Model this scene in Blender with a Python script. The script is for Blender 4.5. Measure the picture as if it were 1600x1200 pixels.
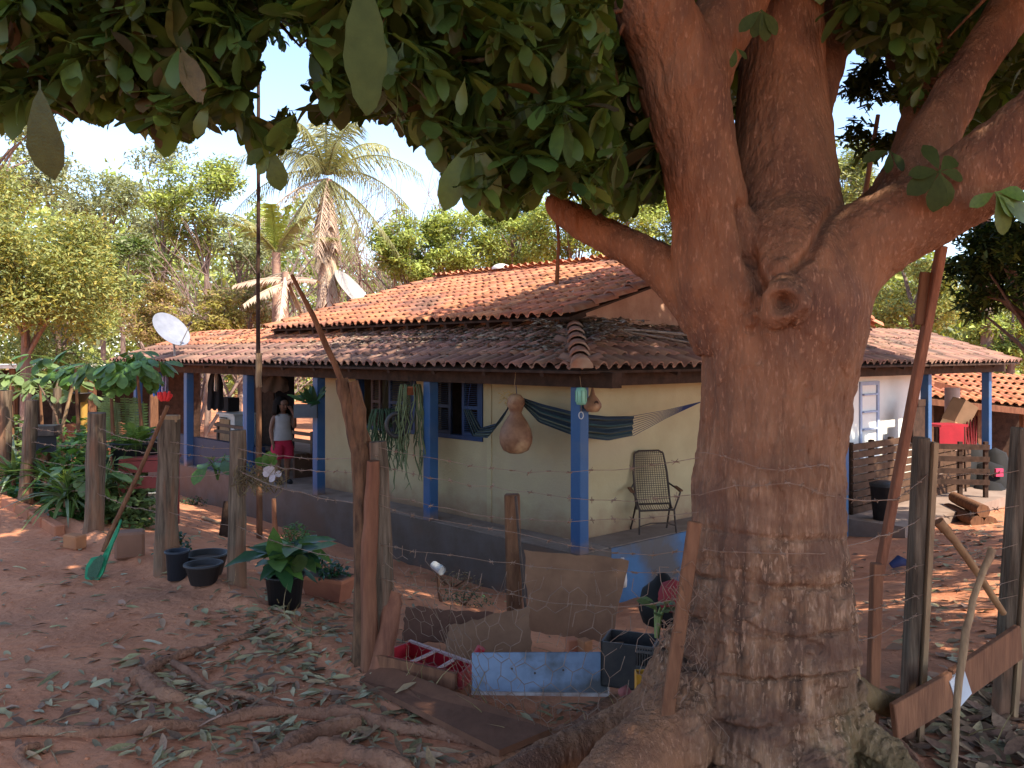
import bpy, bmesh, math, random
import numpy as np
from mathutils import Vector, Matrix, Quaternion
random.seed(7); RNG = np.random.default_rng(7)
S = bpy.context.scene; C = S.collection
for o in list(bpy.data.objects): bpy.data.objects.remove(o)

# ---------------------------------------------------------------- camera
F, HY, CZ = 1300.0, 554.0, 1.6           # focal length and horizon measured on the photograph
cam = bpy.data.cameras.new('camera'); camo = bpy.data.objects.new('camera', cam); C.objects.link(camo)
camo.location = (0, 0, CZ); camo.rotation_euler = (math.radians(90), 0, 0)
cam.sensor_fit = 'HORIZONTAL'; cam.sensor_width = 36; cam.lens = 36*F/1600
cam.shift_y = (HY-600)/1600; cam.clip_end = 2000; cam.clip_start = 0.05
S.camera = camo
# ---------------------------------------------------------------- sky, sun, exposure
TO_SUN = Vector((0.56, -0.52, 0.86)).normalized()
w = bpy.data.worlds.new("World"); S.world = w; w.use_nodes = True
nt = w.node_tree; bg = nt.nodes['Background']
sky = nt.nodes.new('ShaderNodeTexSky'); sky.sky_type = 'NISHITA'; sky.sun_disc = False
sky.sun_elevation = math.asin(TO_SUN.z); sky.sun_rotation = math.atan2(TO_SUN.x, TO_SUN.y)
sky.air_density = .8; sky.dust_density = .9; sky.ozone_density = .25
nt.links.new(sky.outputs[0], bg.inputs[0]); bg.inputs[1].default_value = 0.13
sl = bpy.data.lights.new('sun', 'SUN'); sl.energy = 3.1; sl.angle = math.radians(0.55); sl.color = (1, 0.89, 0.72)
so = bpy.data.objects.new('sun', sl); C.objects.link(so); so.rotation_euler = TO_SUN.to_track_quat('Z', 'Y').to_euler()
so.location = (6, -6, 12)
S.view_settings.view_transform = 'Standard'; S.view_settings.look = 'None'; S.view_settings.gamma = 1
S.view_settings.use_curve_mapping = False; S.view_settings.exposure = 1.85
S.render.engine = 'CYCLES'
cy = S.cycles; cy.use_denoising = True; cy.adaptive_threshold = .004; cy.max_bounces = 8; cy.diffuse_bounces = 4; cy.transparent_max_bounces = 8
cy.sample_clamp_indirect = 6; cy.volume_bounces = 1; cy.caustics_reflective = False; cy.caustics_refractive = False

# ---------------------------------------------------------------- numeric helpers
def P(px, py, d): return Vector(((px-800)/F*d, d, CZ-(py-HY)/F*d))   # a point of the place seen at that pixel, d metres ahead
def _h(ix, iy, iz, seed):
    n = (ix*374761393 + iy*668265263 + iz*2147483647 + seed*974634777) & 0xffffffff
    n = ((n ^ (n >> 13))*1274126177) & 0xffffffff
    n = ((n ^ (n >> 15))*2246822519) & 0xffffffff
    return ((n ^ (n >> 16)) & 0xffff)/65535.0
def vnoise(p, seed=0):
    p = np.asarray(p, float); i = np.floor(p).astype(np.int64); f = p-i; f = f*f*(3-2*f)
    r = 0
    for a in (0, 1):
        for b in (0, 1):
            for c in (0, 1):
                wgt = (f[..., 0] if a else 1-f[..., 0])*(f[..., 1] if b else 1-f[..., 1])*(f[..., 2] if c else 1-f[..., 2])
                r = r + wgt*_h(i[..., 0]+a, i[..., 1]+b, i[..., 2]+c, seed)
    return r*2-1
def fbm(p, octv=4, seed=0):
    p = np.asarray(p, float); r = 0; a = 1.0; s = 0
    for k in range(octv): r = r + a*vnoise(p*(2**k), seed+k); s += a; a *= .5
    return r/s
def sm(t): t = np.clip(t, 0, 1); return t*t*(3-2*t)

# the lie of the land: a path by the fence, a garden falling away to the house
FX = np.array([-40, -14, -8, -5.75, -4.2, -2.8, -2.14, -.82, .2, 1.2, 1.9, 2.5, 5, 9, 40.]); FY = np.array([45, 19, 12.4, 9.9, 8.45, 6.9, 6.4, 4.76, 3.9, 3.7, 3.93, 4.1, 5., 7., 26.])
def gzn(x, y):
    x = np.asarray(x, float); y = np.asarray(y, float)
    fr = np.interp(x, FX, FY)
    yh = np.where(x < .78, 9.64+(.78-x)*1.018, 9.64+(x-.78)*.866)
    t = np.clip((y-fr)/np.maximum(yh-fr, 1), 0, 1)
    z = np.where(y > fr, -.2-1.22*(.55*t+.45*sm(t)), -.2*sm(y/fr))
    z = z + .10*np.exp(-((x-1.0)**2+(y-3.3)**2)/.5)
    z = z + np.where(x < -.4, .055*np.exp(-((y-fr+.12)/.13)**2), 0)        # earth ridge at the path's edge
    q = np.stack([x, y, x*0], -1)
    near = np.exp(-np.maximum(np.hypot(x, y)-9, 0)/8)
    z = z + near*(.045*fbm(q*1.1, 3, 3)+.012*fbm(q*6, 3, 9))
    return z
def gz(x, y): return float(gzn(np.array([x]), np.array([y]))[0])
def G(px, py, extra=0):
    d = np.linspace(1.5, 45, 4000); x = (px-800)/F*d; z = CZ-(py-HY)/F*d
    hit = np.argmax(z < gzn(x, d)); d = d[hit]
    return Vector(((px-800)/F*d, d, gz((px-800)/F*d, d)+extra))
def GD(px, d, extra=0):
    x = (px-800)/F*d; return Vector((x, d, gz(x, d)+extra))

# ---------------------------------------------------------------- materials
def _n(nt, t, **k):
    n = nt.nodes.new(t)
    for a, v in k.items(): setattr(n, a, v)
    return n
MATS = {}
def M(name, c1, c2=None, scale=6, rough=.85, bump=.3, bscale=40, st=(1, 1, 1), c3=None, rnd=.0, spec=.25, metal=0, trans=None, detail=5, bdist=.01, coord='Object', thresh=(.35, .65), soil=None, c3t=(.52, .68)):
    m = bpy.data.materials.new(name); m.use_nodes = True; nt = m.node_tree; L = nt.links.new
    b = nt.nodes['Principled BSDF']; b.inputs['Roughness'].default_value = rough; b.inputs['Metallic'].default_value = metal
    b.inputs['Specular IOR Level'].default_value = spec
    c2 = c2 or tuple(v*.75 for v in c1)
    tc = _n(nt, 'ShaderNodeTexCoord'); mp = _n(nt, 'ShaderNodeMapping'); mp.inputs['Scale'].default_value = st
    L(tc.outputs[coord], mp.inputs[0])
    no = _n(nt, 'ShaderNodeTexNoise'); no.inputs['Scale'].default_value = scale; no.inputs['Detail'].default_value = detail; no.inputs['Roughness'].default_value = .6
    L(mp.outputs[0], no.inputs['Vector'])
    cr = _n(nt, 'ShaderNodeValToRGB'); e = cr.color_ramp.elements
    e[0].position = thresh[0]; e[1].position = thresh[1]; e[0].color = (*c1, 1); e[1].color = (*c2, 1)
    L(no.outputs[0], cr.inputs[0]); col = cr.outputs[0]
    if c3:
        n3 = _n(nt, 'ShaderNodeTexNoise'); n3.inputs['Scale'].default_value = scale*.37; n3.inputs['Detail'].default_value = 6
        L(mp.outputs[0], n3.inputs['Vector'])
        r3 = _n(nt, 'ShaderNodeValToRGB'); r3.color_ramp.elements[0].position = c3t[0]; r3.color_ramp.elements[1].position = c3t[1]
        L(n3.outputs[0], r3.inputs[0])
        mx = _n(nt, 'ShaderNodeMix', data_type='RGBA'); L(r3.outputs[0], mx.inputs[0]); L(col, mx.inputs[6]); mx.inputs[7].default_value = (*c3, 1); col = mx.outputs[2]
    if rnd:
        oi = _n(nt, 'ShaderNodeObjectInfo'); at = _n(nt, 'ShaderNodeAttribute', attribute_name='var')
        ad = _n(nt, 'ShaderNodeMath', operation='ADD'); L(oi.outputs['Random'], ad.inputs[0]); L(at.outputs['Fac'], ad.inputs[1])
        fr = _n(nt, 'ShaderNodeMath', operation='FRACT'); L(ad.outputs[0], fr.inputs[0])
        mr = _n(nt, 'ShaderNodeMapRange'); mr.inputs[3].default_value = 1-rnd; mr.inputs[4].default_value = 1+rnd; L(fr.outputs[0], mr.inputs[0])
        hs = _n(nt, 'ShaderNodeHueSaturation'); L(mr.outputs[0], hs.inputs['Value'])
        m2 = _n(nt, 'ShaderNodeMath', operation='MULTIPLY'); m2.inputs[1].default_value = 7.31; L(fr.outputs[0], m2.inputs[0])
        f2 = _n(nt, 'ShaderNodeMath', operation='FRACT'); L(m2.outputs[0], f2.inputs[0])
        m3 = _n(nt, 'ShaderNodeMapRange'); m3.inputs[3].default_value = .5-rnd*.035; m3.inputs[4].default_value = .5+rnd*.035; L(f2.outputs[0], m3.inputs[0]); L(m3.outputs[0], hs.inputs['Hue'])
        L(col, hs.inputs['Color']); col = hs.outputs[0]
    if soil:      # dried mud splashed up from the ground: colour, height
        sx = _n(nt, 'ShaderNodeSeparateXYZ'); L(tc.outputs['Object'], sx.inputs[0]); ns = _n(nt, 'ShaderNodeTexNoise'); ns.inputs['Scale'].default_value = 5; ns.inputs['Detail'].default_value = 8; L(tc.outputs['Object'], ns.inputs[0])
        ma = _n(nt, 'ShaderNodeMath', operation='MULTIPLY_ADD'); L(ns.outputs[0], ma.inputs[0]); ma.inputs[1].default_value = -soil[1]*1.6; L(sx.outputs[2], ma.inputs[2])
        ms = _n(nt, 'ShaderNodeMapRange'); L(ma.outputs[0], ms.inputs[0]); ms.inputs[1].default_value = -soil[1]*.8; ms.inputs[2].default_value = soil[1]*.35; ms.inputs[3].default_value = .85; ms.inputs[4].default_value = 0
        mx = _n(nt, 'ShaderNodeMix', data_type='RGBA'); L(ms.outputs[0], mx.inputs[0]); L(col, mx.inputs[6]); mx.inputs[7].default_value = (*soil[0], 1); col = mx.outputs[2]
    L(col, b.inputs['Base Color'])
    if bump:
        nb = _n(nt, 'ShaderNodeTexNoise'); nb.inputs['Scale'].default_value = bscale; nb.inputs['Detail'].default_value = 6; L(mp.outputs[0], nb.inputs['Vector'])
        bp = _n(nt, 'ShaderNodeBump'); bp.inputs['Strength'].default_value = bump; bp.inputs['Distance'].default_value = bdist
        L(nb.outputs[0], bp.inputs['Height']); L(bp.outputs[0], b.inputs['Normal'])
    if trans:
        tr = _n(nt, 'ShaderNodeBsdfTranslucent'); mt = _n(nt, 'ShaderNodeMix', data_type='RGBA', blend_type='MULTIPLY'); mt.inputs[0].default_value = 1
        mt.inputs[7].default_value = (1.25, 1.2, .5, 1); L(col, mt.inputs[6]); L(mt.outputs[2], tr.inputs[0])
        ms = _n(nt, 'ShaderNodeMixShader'); ms.inputs[0].default_value = trans; L(b.outputs[0], ms.inputs[1]); L(tr.outputs[0], ms.inputs[2])
        L(ms.outputs[0], nt.nodes['Material Output'].inputs[0])
    MATS[name] = m; m['col'] = 1
    return m
dirt = M('red_dirt', (.56, .245, .135), (.43, .17, .09), scale=1.6, rough=.95, bump=.6, bscale=14, c3=(.36, .165, .098), spec=.08, bdist=.05, detail=9)
wood_post = M('weathered_wood', (.19, .14, .10), (.06, .042, .03), scale=11, st=(3, 3, .22), bump=1, bscale=30, c3=(.20, .10, .06), spec=.1, soil=((.30, .14, .08), .45))
wood_brown = M('brown_wood', (.20, .10, .055), (.11, .052, .03), scale=8, st=(3, 3, .5), bump=.7, bscale=25, spec=.12)
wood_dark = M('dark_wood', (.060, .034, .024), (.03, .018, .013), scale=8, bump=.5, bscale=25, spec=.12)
wood_light = M('light_wood', (.38, .25, .14), (.24, .15, .09), scale=8, st=(3, 3, .4), bump=.6, bscale=25, spec=.12)
wood_red = M('reddish_plank', (.26, .115, .065), (.15, .065, .04), scale=7, st=(3, 3, .4), bump=.6, bscale=30, spec=.12, rnd=.15)
log_bark = M('log_bark', (.19, .10, .055), (.07, .04, .026), scale=11, st=(2, 2, .5), bump=1, bscale=22, bdist=.02, spec=.1)
blue_paint = M('blue_paint', (.026, .078, .19), (.030, .088, .205), scale=5, rough=.55, bump=.15, bscale=30, c3=(.06, .10, .18), spec=.3, soil=((.17, .11, .08), .16))
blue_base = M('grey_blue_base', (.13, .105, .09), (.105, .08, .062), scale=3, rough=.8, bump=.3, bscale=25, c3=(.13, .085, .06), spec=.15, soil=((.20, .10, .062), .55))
concrete = M('dusty_concrete', (.27, .20, .16), (.20, .14, .11), scale=3, bump=.3, bscale=30, spec=.15)
cream = M('cream_plaster', (.43, .35, .205), (.375, .30, .17), scale=1.8, bump=.5, bscale=34, c3=(.37, .29, .185), spec=.12, soil=((.25, .14, .085), .34))
white_wall = M('white_plaster', (.74, .72, .68), (.66, .64, .6), scale=2, bump=.3, bscale=30, spec=.12)
pink_wall = M('old_rose_plaster', (.38, .24, .17), (.28, .16, .11), scale=3, bump=.5, bscale=25, spec=.1)
tile_m = M('clay_tile', (.50, .21, .115), (.41, .165, .09), scale=3, rough=.85, bump=.4, bscale=40, c3=(.22, .115, .085), rnd=.28, spec=.12)
tile_old = M('weathered_clay_tile', (.27, .15, .11), (.19, .11, .088), scale=3, rough=.9, bump=.4, bscale=40, c3=(.135, .092, .078), rnd=.32, spec=.12)
leaf_m = M('glossy_leaf', (.078, .128, .027), (.05, .09, .021), scale=5, rough=.42, bump=.15, bscale=30, rnd=.45, spec=.4, trans=.38)
leaf_brown = M('brown_leaf', (.075, .052, .02), (.05, .036, .015), scale=6, rough=.6, bump=.2, bscale=30, rnd=.4, spec=.3, trans=.1)
litter_m = M('fallen_leaf_green', (.33, .275, .145), (.20, .165, .08), scale=9, rough=.7, bump=.2, bscale=40, rnd=.5, spec=.3)
litter_dry = M('fallen_leaf_dry', (.32, .20, .12), (.20, .125, .08), scale=9, rough=.8, bump=.2, bscale=40, rnd=.5, spec=.2)
wire_m = M('rusty_wire', (.19, .115, .075), (.27, .18, .13), scale=20, rough=.6, bump=0, spec=.4, metal=.3)
black_pl = M('black_plastic', (.022, .022, .024), (.05, .042, .038), scale=7, rough=.5, bump=.1, spec=.35)
iron_m = M('dark_iron', (.045, .035, .03), (.08, .05, .038), scale=20, rough=.6, bump=.1, spec=.4, metal=.4)
gourd_m = M('dried_gourd', (.26, .13, .07), (.16, .075, .04), scale=9, rough=.6, bump=.25, bscale=14, c3=(.46, .29, .16), spec=.3)
terra = M('terracotta', (.42, .17, .085), (.33, .13, .07), scale=5, bump=.2, spec=.15, rnd=.2)
soil_m = M('pot_soil', (.06, .04, .03), (.10, .065, .045), scale=30, bump=.8, bscale=40)
plant_mid = M('garden_leaf', (.105, .20, .04), (.065, .135, .03), scale=6, rough=.45, bump=.1, rnd=.35, spec=.4, trans=.3)
plant_dark = M('dark_garden_leaf', (.03, .085, .03), (.02, .06, .022), scale=6, rough=.35, bump=.1, rnd=.3, spec=.45, trans=.2)
plant_pale = M('pale_garden_leaf', (.19, .26, .10), (.12, .18, .06), scale=6, rough=.5, bump=.1, rnd=.35, spec=.35, trans=.3)
plant_dry = M('dry_straw_leaf', (.33, .25, .14), (.22, .15, .085), scale=8, rough=.7, bump=.1, rnd=.35, spec=.2, trans=.25)
def flat(n, c, rough=.7, **k): return M(n, c, tuple(v*.8 for v in c), scale=5, rough=rough, bump=.12, bscale=30, **k)

# ---------------------------------------------------------------- mesh builder and object helpers
class MB:
    def __init__(s): s.v = []; s.f = []; s.smooth = []
    def add(s, vs, fs, sm_=False):
        o = len(s.v); s.v += [Vector(a) for a in vs]; s.f += [tuple(i+o for i in f) for f in fs]; s.smooth += [sm_]*len(fs); return s
    def hexa(s, a):       # 8 points: bottom ring of 4, top ring of 4
        return s.add(a, [(3, 2, 1, 0), (4, 5, 6, 7), (0, 1, 5, 4), (1, 2, 6, 5), (2, 3, 7, 6), (3, 0, 4, 7)])
    def box(s, c, sz, rz=0, mat=None):
        R = mat or Matrix.Rotation(rz, 3, 'Z'); c = Vector(c); x, y, z = [q/2 for q in sz]
        return s.hexa([c+R@Vector(p) for p in ((-x, -y, -z), (x, -y, -z), (x, y, -z), (-x, y, -z), (-x, -y, z), (x, -y, z), (x, y, z), (-x, y, z))])
    def beam(s, a, b, w, h, up=(0, 0, 1)):
        a, b = Vector(a), Vector(b); d = (b-a).normalized(); up = Vector(up)
        if abs(d.dot(up)) > .98: up = Vector((0, 1, 0))
        r = d.cross(up).normalized(); u = r.cross(d).normalized()
        ring = [(-w/2, -h/2), (w/2, -h/2), (w/2, h/2), (-w/2, h/2)]
        return s.hexa([a+r*x+u*y for x, y in ring]+[b+r*x+u*y for x, y in ring])
    def tube(s, pts, rad, n=8, cap=True, squash=1.0, jit=0, rnd=None, cols=None):
        pts = [Vector(p) for p in pts]; k = len(pts)
        if not hasattr(rad, '__len__'): rad = [rad]*k
        vs = []; prev = None
        for i in range(k):
            d = (pts[min(i+1, k-1)]-pts[max(i-1, 0)]).normalized()
            if prev is None: r = d.orthogonal().normalized()
            else:
                r = prev-d*prev.dot(d)
                r = r.normalized() if r.length > 1e-6 else d.orthogonal().normalized()
            prev = r; u = d.cross(r)
            for j in range(n):
                t = 2*math.pi*j/n; q = (1+(jit*((rnd or random).random()-.5) if jit else 0))*(cols[j] if cols else 1)
                vs.append(pts[i]+(r*math.cos(t)+u*math.sin(t)*squash)*rad[i]*q)
        fs = [(i*n+j, i*n+(j+1) % n, (i+1)*n+(j+1) % n, (i+1)*n+j) for i in range(k-1) for j in range(n)]
        s.add(vs, fs, True)
        if cap: s.add(vs[:n], [tuple(range(n))[::-1]]); s.add(vs[-n:], [tuple(range(n))])
        return s
    def lathe(s, prof, c, n=20, R=None):
        c = Vector(c); R = R or Matrix.Identity(3)
        vs = [c+R@Vector((r*math.cos(2*math.pi*j/n), r*math.sin(2*math.pi*j/n), z)) for r, z in prof for j in range(n)]
        fs = [(i*n+j, i*n+(j+1) % n, (i+1)*n+(j+1) % n, (i+1)*n+j) for i in range(len(prof)-1) for j in range(n)]
        return s.add(vs, fs, True)
    def grid(s, rows, smooth=True, thick=0):
        a, b = len(rows), len(rows[0]); vs = [Vector(p) for r in rows for p in r]
        fs = [(i*b+j, i*b+j+1, (i+1)*b+j+1, (i+1)*b+j) for i in range(a-1) for j in range(b-1)]
        return s.add(vs, fs, smooth)
    def cen(s):
        xs = [v.x for v in s.v]; ys = [v.y for v in s.v]; return Vector(((min(xs)+max(xs))/2, (min(ys)+max(ys))/2, min(v.z for v in s.v)))
    def mesh(s, name, m, org, bevel=0):
        me = bpy.data.meshes.new(name); me.from_pydata([tuple(v-org) for v in s.v], [], s.f)
        me.polygons.foreach_set('use_smooth', s.smooth); me.materials.append(m)
        if bevel:
            bm = bmesh.new(); bm.from_mesh(me)
            bmesh.ops.bevel(bm, geom=[e for e in bm.edges if len(e.link_faces) == 2 and e.calc_face_angle(0) > .9], offset=bevel, segments=1, affect='EDGES')
            bm.to_mesh(me); bm.free()
        me.update(); return me
def wpos(o):
    p = Vector((0, 0, 0))
    while o: p = p+o.location; o = o.parent
    return p
def tag(o, label, cat, group=None, kind=None):
    if label: o['label'] = label
    if cat: o['category'] = cat
    if group: o['group'] = group
    if kind: o['kind'] = kind
    return o
def thing(name, label, cat, loc, group=None):
    o = bpy.data.objects.new(name, None); C.objects.link(o); o.location = loc; o.empty_display_size = .1
    return tag(o, label, cat, group)
def part(name, mb, m, parent, label=None, bevel=0, kind=None, org=None):
    base = wpos(parent); org = org if org is not None else mb.cen()
    o = bpy.data.objects.new(name, mb.mesh(name, m, org, bevel)); C.objects.link(o); o.parent = parent; o.location = org-base
    if label: o['label'] = label
    if kind: o['kind'] = kind
    return o
def single(name, mb, m, label, cat, group=None, bevel=0, kind=None):
    org = mb.cen(); o = bpy.data.objects.new(name, mb.mesh(name, m, org, bevel)); C.objects.link(o); o.location = org
    return tag(o, label, cat, group, kind)
def dup(root, loc, rz=0, label=None, group=None, sc=1):
    def cp(o, par):
        c = o.copy(); C.objects.link(c); c.parent = par
        for ch in o.children: cp(ch, c)
        return c
    r = cp(root, None); r.location = loc; r.rotation_euler = (0, 0, rz); r.scale = (sc, sc, sc)
    if label: r['label'] = label
    if group: r['group'] = group
    return r
def npmesh(name, V, Fq, m, var=None, smooth=False, mi=None):
    me = bpy.data.meshes.new(name); V = np.ascontiguousarray(V, np.float32); Fq = np.ascontiguousarray(Fq, np.int32); k = Fq.shape[1]
    me.vertices.add(len(V)); me.vertices.foreach_set('co', V.ravel())
    me.loops.add(Fq.size); me.loops.foreach_set('vertex_index', Fq.ravel())
    me.polygons.add(len(Fq)); me.polygons.foreach_set('loop_start', np.arange(len(Fq), dtype=np.int32)*k)
    for q in (m if isinstance(m, (list, tuple)) else [m]): me.materials.append(q)
    if smooth: me.polygons.foreach_set('use_smooth', np.ones(len(Fq), bool))
    if mi is not None: me.polygons.foreach_set('material_index', np.asarray(mi, np.int32))
    if var is not None:
        a = me.attributes.new('var', 'FLOAT', 'FACE'); a.data.foreach_set('value', np.asarray(var, np.float32))
    me.update(calc_edges=True); return me
def linkmesh(name, me, parent=None, loc=(0, 0, 0), kind=None):
    o = bpy.data.objects.new(name, me); C.objects.link(o); o.parent = parent; o.location = loc
    if kind: o['kind'] = kind
    return o

# leaf templates: length along +Y, face up +Z
def leaf_template(prof, fold=.16, curl=.25, segs=None, wave=.0):
    V = []; Q = []
    for i, (t, h) in enumerate(prof):
        z = -curl*t*t; wv = wave*math.sin(i*2.4)
        V += [(-h, t, z+fold*h+wv), (0, t, z), (h, t, z+fold*h-wv)]
    for i in range(len(prof)-1):
        a = i*3; Q += [(a, a+1, a+4, a+3), (a+1, a+2, a+5, a+4)]
    return np.array(V), np.array(Q)
OBOV = leaf_template([(0, .012), (.10, .016), (.22, .07), (.45, .16), (.68, .205), (.86, .155), (.95, .075), (1.0, .004)], wave=.012)
LANC = leaf_template([(0, .02), (.2, .11), (.5, .155), (.8, .085), (1, .004)], fold=.3, curl=.15, wave=.02)
CARD = leaf_template([(0, .05), (.5, .3), (1, .04)], fold=.35, curl=.2)
STRAP = leaf_template([(0, .05), (.25, .055), (.5, .05), (.75, .034), (1, .003)], fold=.5, curl=.75)
def frames(dirs, ups):
    d = dirs/np.linalg.norm(dirs, axis=1, keepdims=True)
    x = np.cross(d, ups); x /= np.linalg.norm(x, axis=1, keepdims=True)+1e-9
    z = np.cross(x, d); return np.stack([x, d, z], axis=2)      # columns
def leaves_mesh(name, tmpl, pos, R, size, m, wid=None, mi=None):
    V, Q = tmpl; N = len(pos); v = np.repeat(V[None], N, 0).astype(float)
    if wid is not None: v[:, :, 0] *= np.asarray(wid)[:, None]
    v = v*np.asarray(size)[:, None, None]
    w_ = np.einsum('nij,nkj->nki', R, v)+pos[:, None, :]
    q = (Q[None]+(np.arange(N)*len(V))[:, None, None]).reshape(-1, 4)
    var = np.repeat(RNG.random(N), len(Q))
    return npmesh(name, w_.reshape(-1, 3), q, m, var, smooth=True, mi=None if mi is None else np.repeat(mi, len(Q)))
def rdir(n, zmin=-1, zmax=1):
    z = RNG.uniform(zmin, zmax, n); a = RNG.uniform(0, 2*math.pi, n); r = np.sqrt(1-z*z)
    return np.stack([r*np.cos(a), r*np.sin(a), z], 1)
def cat(*a): return np.concatenate(a)
# ================================================================ ground
def axis(lo, hi, step, far, grow=1.18):
    a = list(np.arange(lo, hi, step)); d = step; x = lo
    left = []
    while x > -far: d *= grow; x -= d; left.append(x)
    d = step; x = a[-1]; right = []
    while x < far: d *= grow; x += d; right.append(x)
    return np.array(left[::-1]+a+right)
ax_ = axis(-5.5, 4.5, .05, 400); ay_ = axis(.2, 9.5, .05, 400)
gx, gy = np.meshgrid(ax_, ay_, indexing='xy'); gzv = gzn(gx, gy)
V = np.stack([gx, gy, gzv], -1).reshape(-1, 3); nx = len(ax_); ny = len(ay_)
i_ = np.arange(nx-1)[None]+np.arange(ny-1)[:, None]*nx
Fq = np.stack([i_, i_+1, i_+nx+1, i_+nx], -1).reshape(-1, 4)
ground = linkmesh('ground', npmesh('ground', V, Fq, dirt, smooth=True), kind='structure')

# ================================================================ the house
HA = Vector((.78, 9.64, 0)); HU = Vector((-.7007, .7135, 0)); HV = Vector((.756, .655, 0)); FLZ = -.73
def H(s, r, z): return HA+HU*s+HV*r+Vector((0, 0, z))
def hbox(mb, s0, s1, r0, r1, z0, z1):
    return mb.hexa([H(s0, r0, z0), H(s0, r1, z0), H(s1, r1, z0), H(s1, r0, z0), H(s0, r0, z1), H(s0, r1, z1), H(s1, r1, z1), H(s1, r0, z1)])
house = thing('house', 'low cream farmhouse with blue veranda posts and orange clay tile roofs', 'house', H(0, 0, -1.45))
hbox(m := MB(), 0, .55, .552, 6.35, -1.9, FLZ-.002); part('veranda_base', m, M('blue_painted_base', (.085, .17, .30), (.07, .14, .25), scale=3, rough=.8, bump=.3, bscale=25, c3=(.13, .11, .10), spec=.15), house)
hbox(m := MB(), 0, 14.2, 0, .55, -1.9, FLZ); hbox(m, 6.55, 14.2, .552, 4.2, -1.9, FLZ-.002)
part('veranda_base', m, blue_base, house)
hbox(m := MB(), -.9, 3, 6.36, 13.5, -1.9, -1.13); part('side_slab', m, concrete, house)
m = MB()      # top screed of the ledge
hbox(m, .02, 14.1, .02, .53, FLZ+.001, FLZ+.012); hbox(m, .02, .53, .56, 6.3, FLZ+.001, FLZ+.012); hbox(m, 6.6, 14.1, .55, 4.1, FLZ+.001, FLZ+.012)
part('veranda_floor', m, concrete, house)
WT = 1.62
# left wall with its two window openings
def wall_left(mb, s0, s1, z0, z1): hbox(mb, s0, s1, .55, .70, z0, z1)
m = MB(); W1 = (3.80, 5.40); W2 = (2.28, 3.46); wz0 = .38; wz1 = 1.30
wall_left(m, .55, W2[0], FLZ, WT); wall_left(m, W2[0], W1[1], FLZ, wz0); wall_left(m, W2[1], W1[0], wz0, WT); wall_left(m, W1[1], 6.45, FLZ, WT)
wall_left(m, W2[0], W2[1], wz1, WT); wall_left(m, W1[0], W1[1], wz1, WT)
part('wall', m, cream, house)
m = MB(); hbox(m, .55, .70, .70, 6.3, FLZ, WT); part('wall', m, cream, house)
m = MB(); hbox(m, 2.10, 2.19, .535, .56, FLZ, WT); part('wall_pilaster', m, cream, house)
m = MB(); hbox(m, 6.30, 6.45, .70, 4.5, FLZ, WT); part('wall', m, cream, house)
m = MB(); hbox(m, .60, .75, 6.3, 11, -1.13, 1.75); part('wall', m, white_wall, house, label='white painted wall of the side wing')
m = MB(); hbox(m, .75, 9, 10.8, 11, -1.13, 1.9); hbox(m, 6.2, 9, 4.4, 4.55, FLZ, 2.0); part('wall', m, white_wall, house, label='white painted end wall')
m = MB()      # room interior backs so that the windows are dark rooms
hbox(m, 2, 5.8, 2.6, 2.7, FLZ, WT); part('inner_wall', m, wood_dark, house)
shut_m = flat('shutter_navy', (.012, .022, .05), .6); frame_m = flat('window_frame_navy', (.02, .045, .11), .6)
shut2_m = flat('shutter_brown', (.055, .025, .018), .6)
for (s0, s1), kind in ((W1, 1), (W2, 0)):
    m = MB(); e = .06
    hbox(m, s0, s0+e, .53, .66, wz0, wz1); hbox(m, s1-e, s1, .53, .66, wz0, wz1); hbox(m, s0+e, s1-e, .53, .66, wz0, wz0+e); hbox(m, s0+e, s1-e, .53, .66, wz1-e, wz1)
    wf = part('window', m, frame_m, house)
    def leaf_sh(sa, sb, mat, swing=0):
        m = MB(); hbox(m, sa, sa+.05, .545, .585, wz0+e, wz1-e); hbox(m, sb-.05, sb, .545, .585, wz0+e, wz1-e)
        hbox(m, sa+.05, sb-.05, .545, .585, wz0+e, wz0+e+.05); hbox(m, sa+.05, sb-.05, .545, .585, wz1-e-.05, wz1-e); hbox(m, sa+.05, sb-.05, .545, .585, .82, .87)
        o = part('shutter', m, mat, wf)
        m = MB(); z = wz0+e+.06
        while z < wz1-e-.06:
            if not .80 < z < .88: m.beam(H(sa+.05, .555, z), H(sb-.05, .555, z), .030, .006, (0, 0.4, 1))
            z += .028
        sl_ = part('louvre', m, mat, wf, kind='stuff')
    if kind == 1: leaf_sh(s0+.10, s0+.70, shut_m); leaf_sh(s1-.68, s1-.42, shut2_m)
    else: leaf_sh(s0+.07, s0+.45, frame_m); leaf_sh(s1-.48, s1-.07, shut_m)
# blue louvred window in the white wing
m = MB(); hbox(m, 8.0-8.0+.57, .60, 7.95, 8.02, -.35, 1.1); hbox(m, .57, .60, 8.62, 8.70, -.35, 1.1); hbox(m, .57, .60, 8.02, 8.62, 1.03, 1.1); hbox(m, .57, .60, 8.02, 8.62, -.35, -.28)
wf = part('window', m, flat('pale_blue_frame', (.36, .42, .58), .6), house)
for k in range(4):
    m = MB(); m.beam(H(.56, 8.02, -.1+k*.32), H(.56, 8.62, -.1+k*.32), .06, .03); part('window_bar', m, MATS['pale_blue_frame'], wf)
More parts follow.
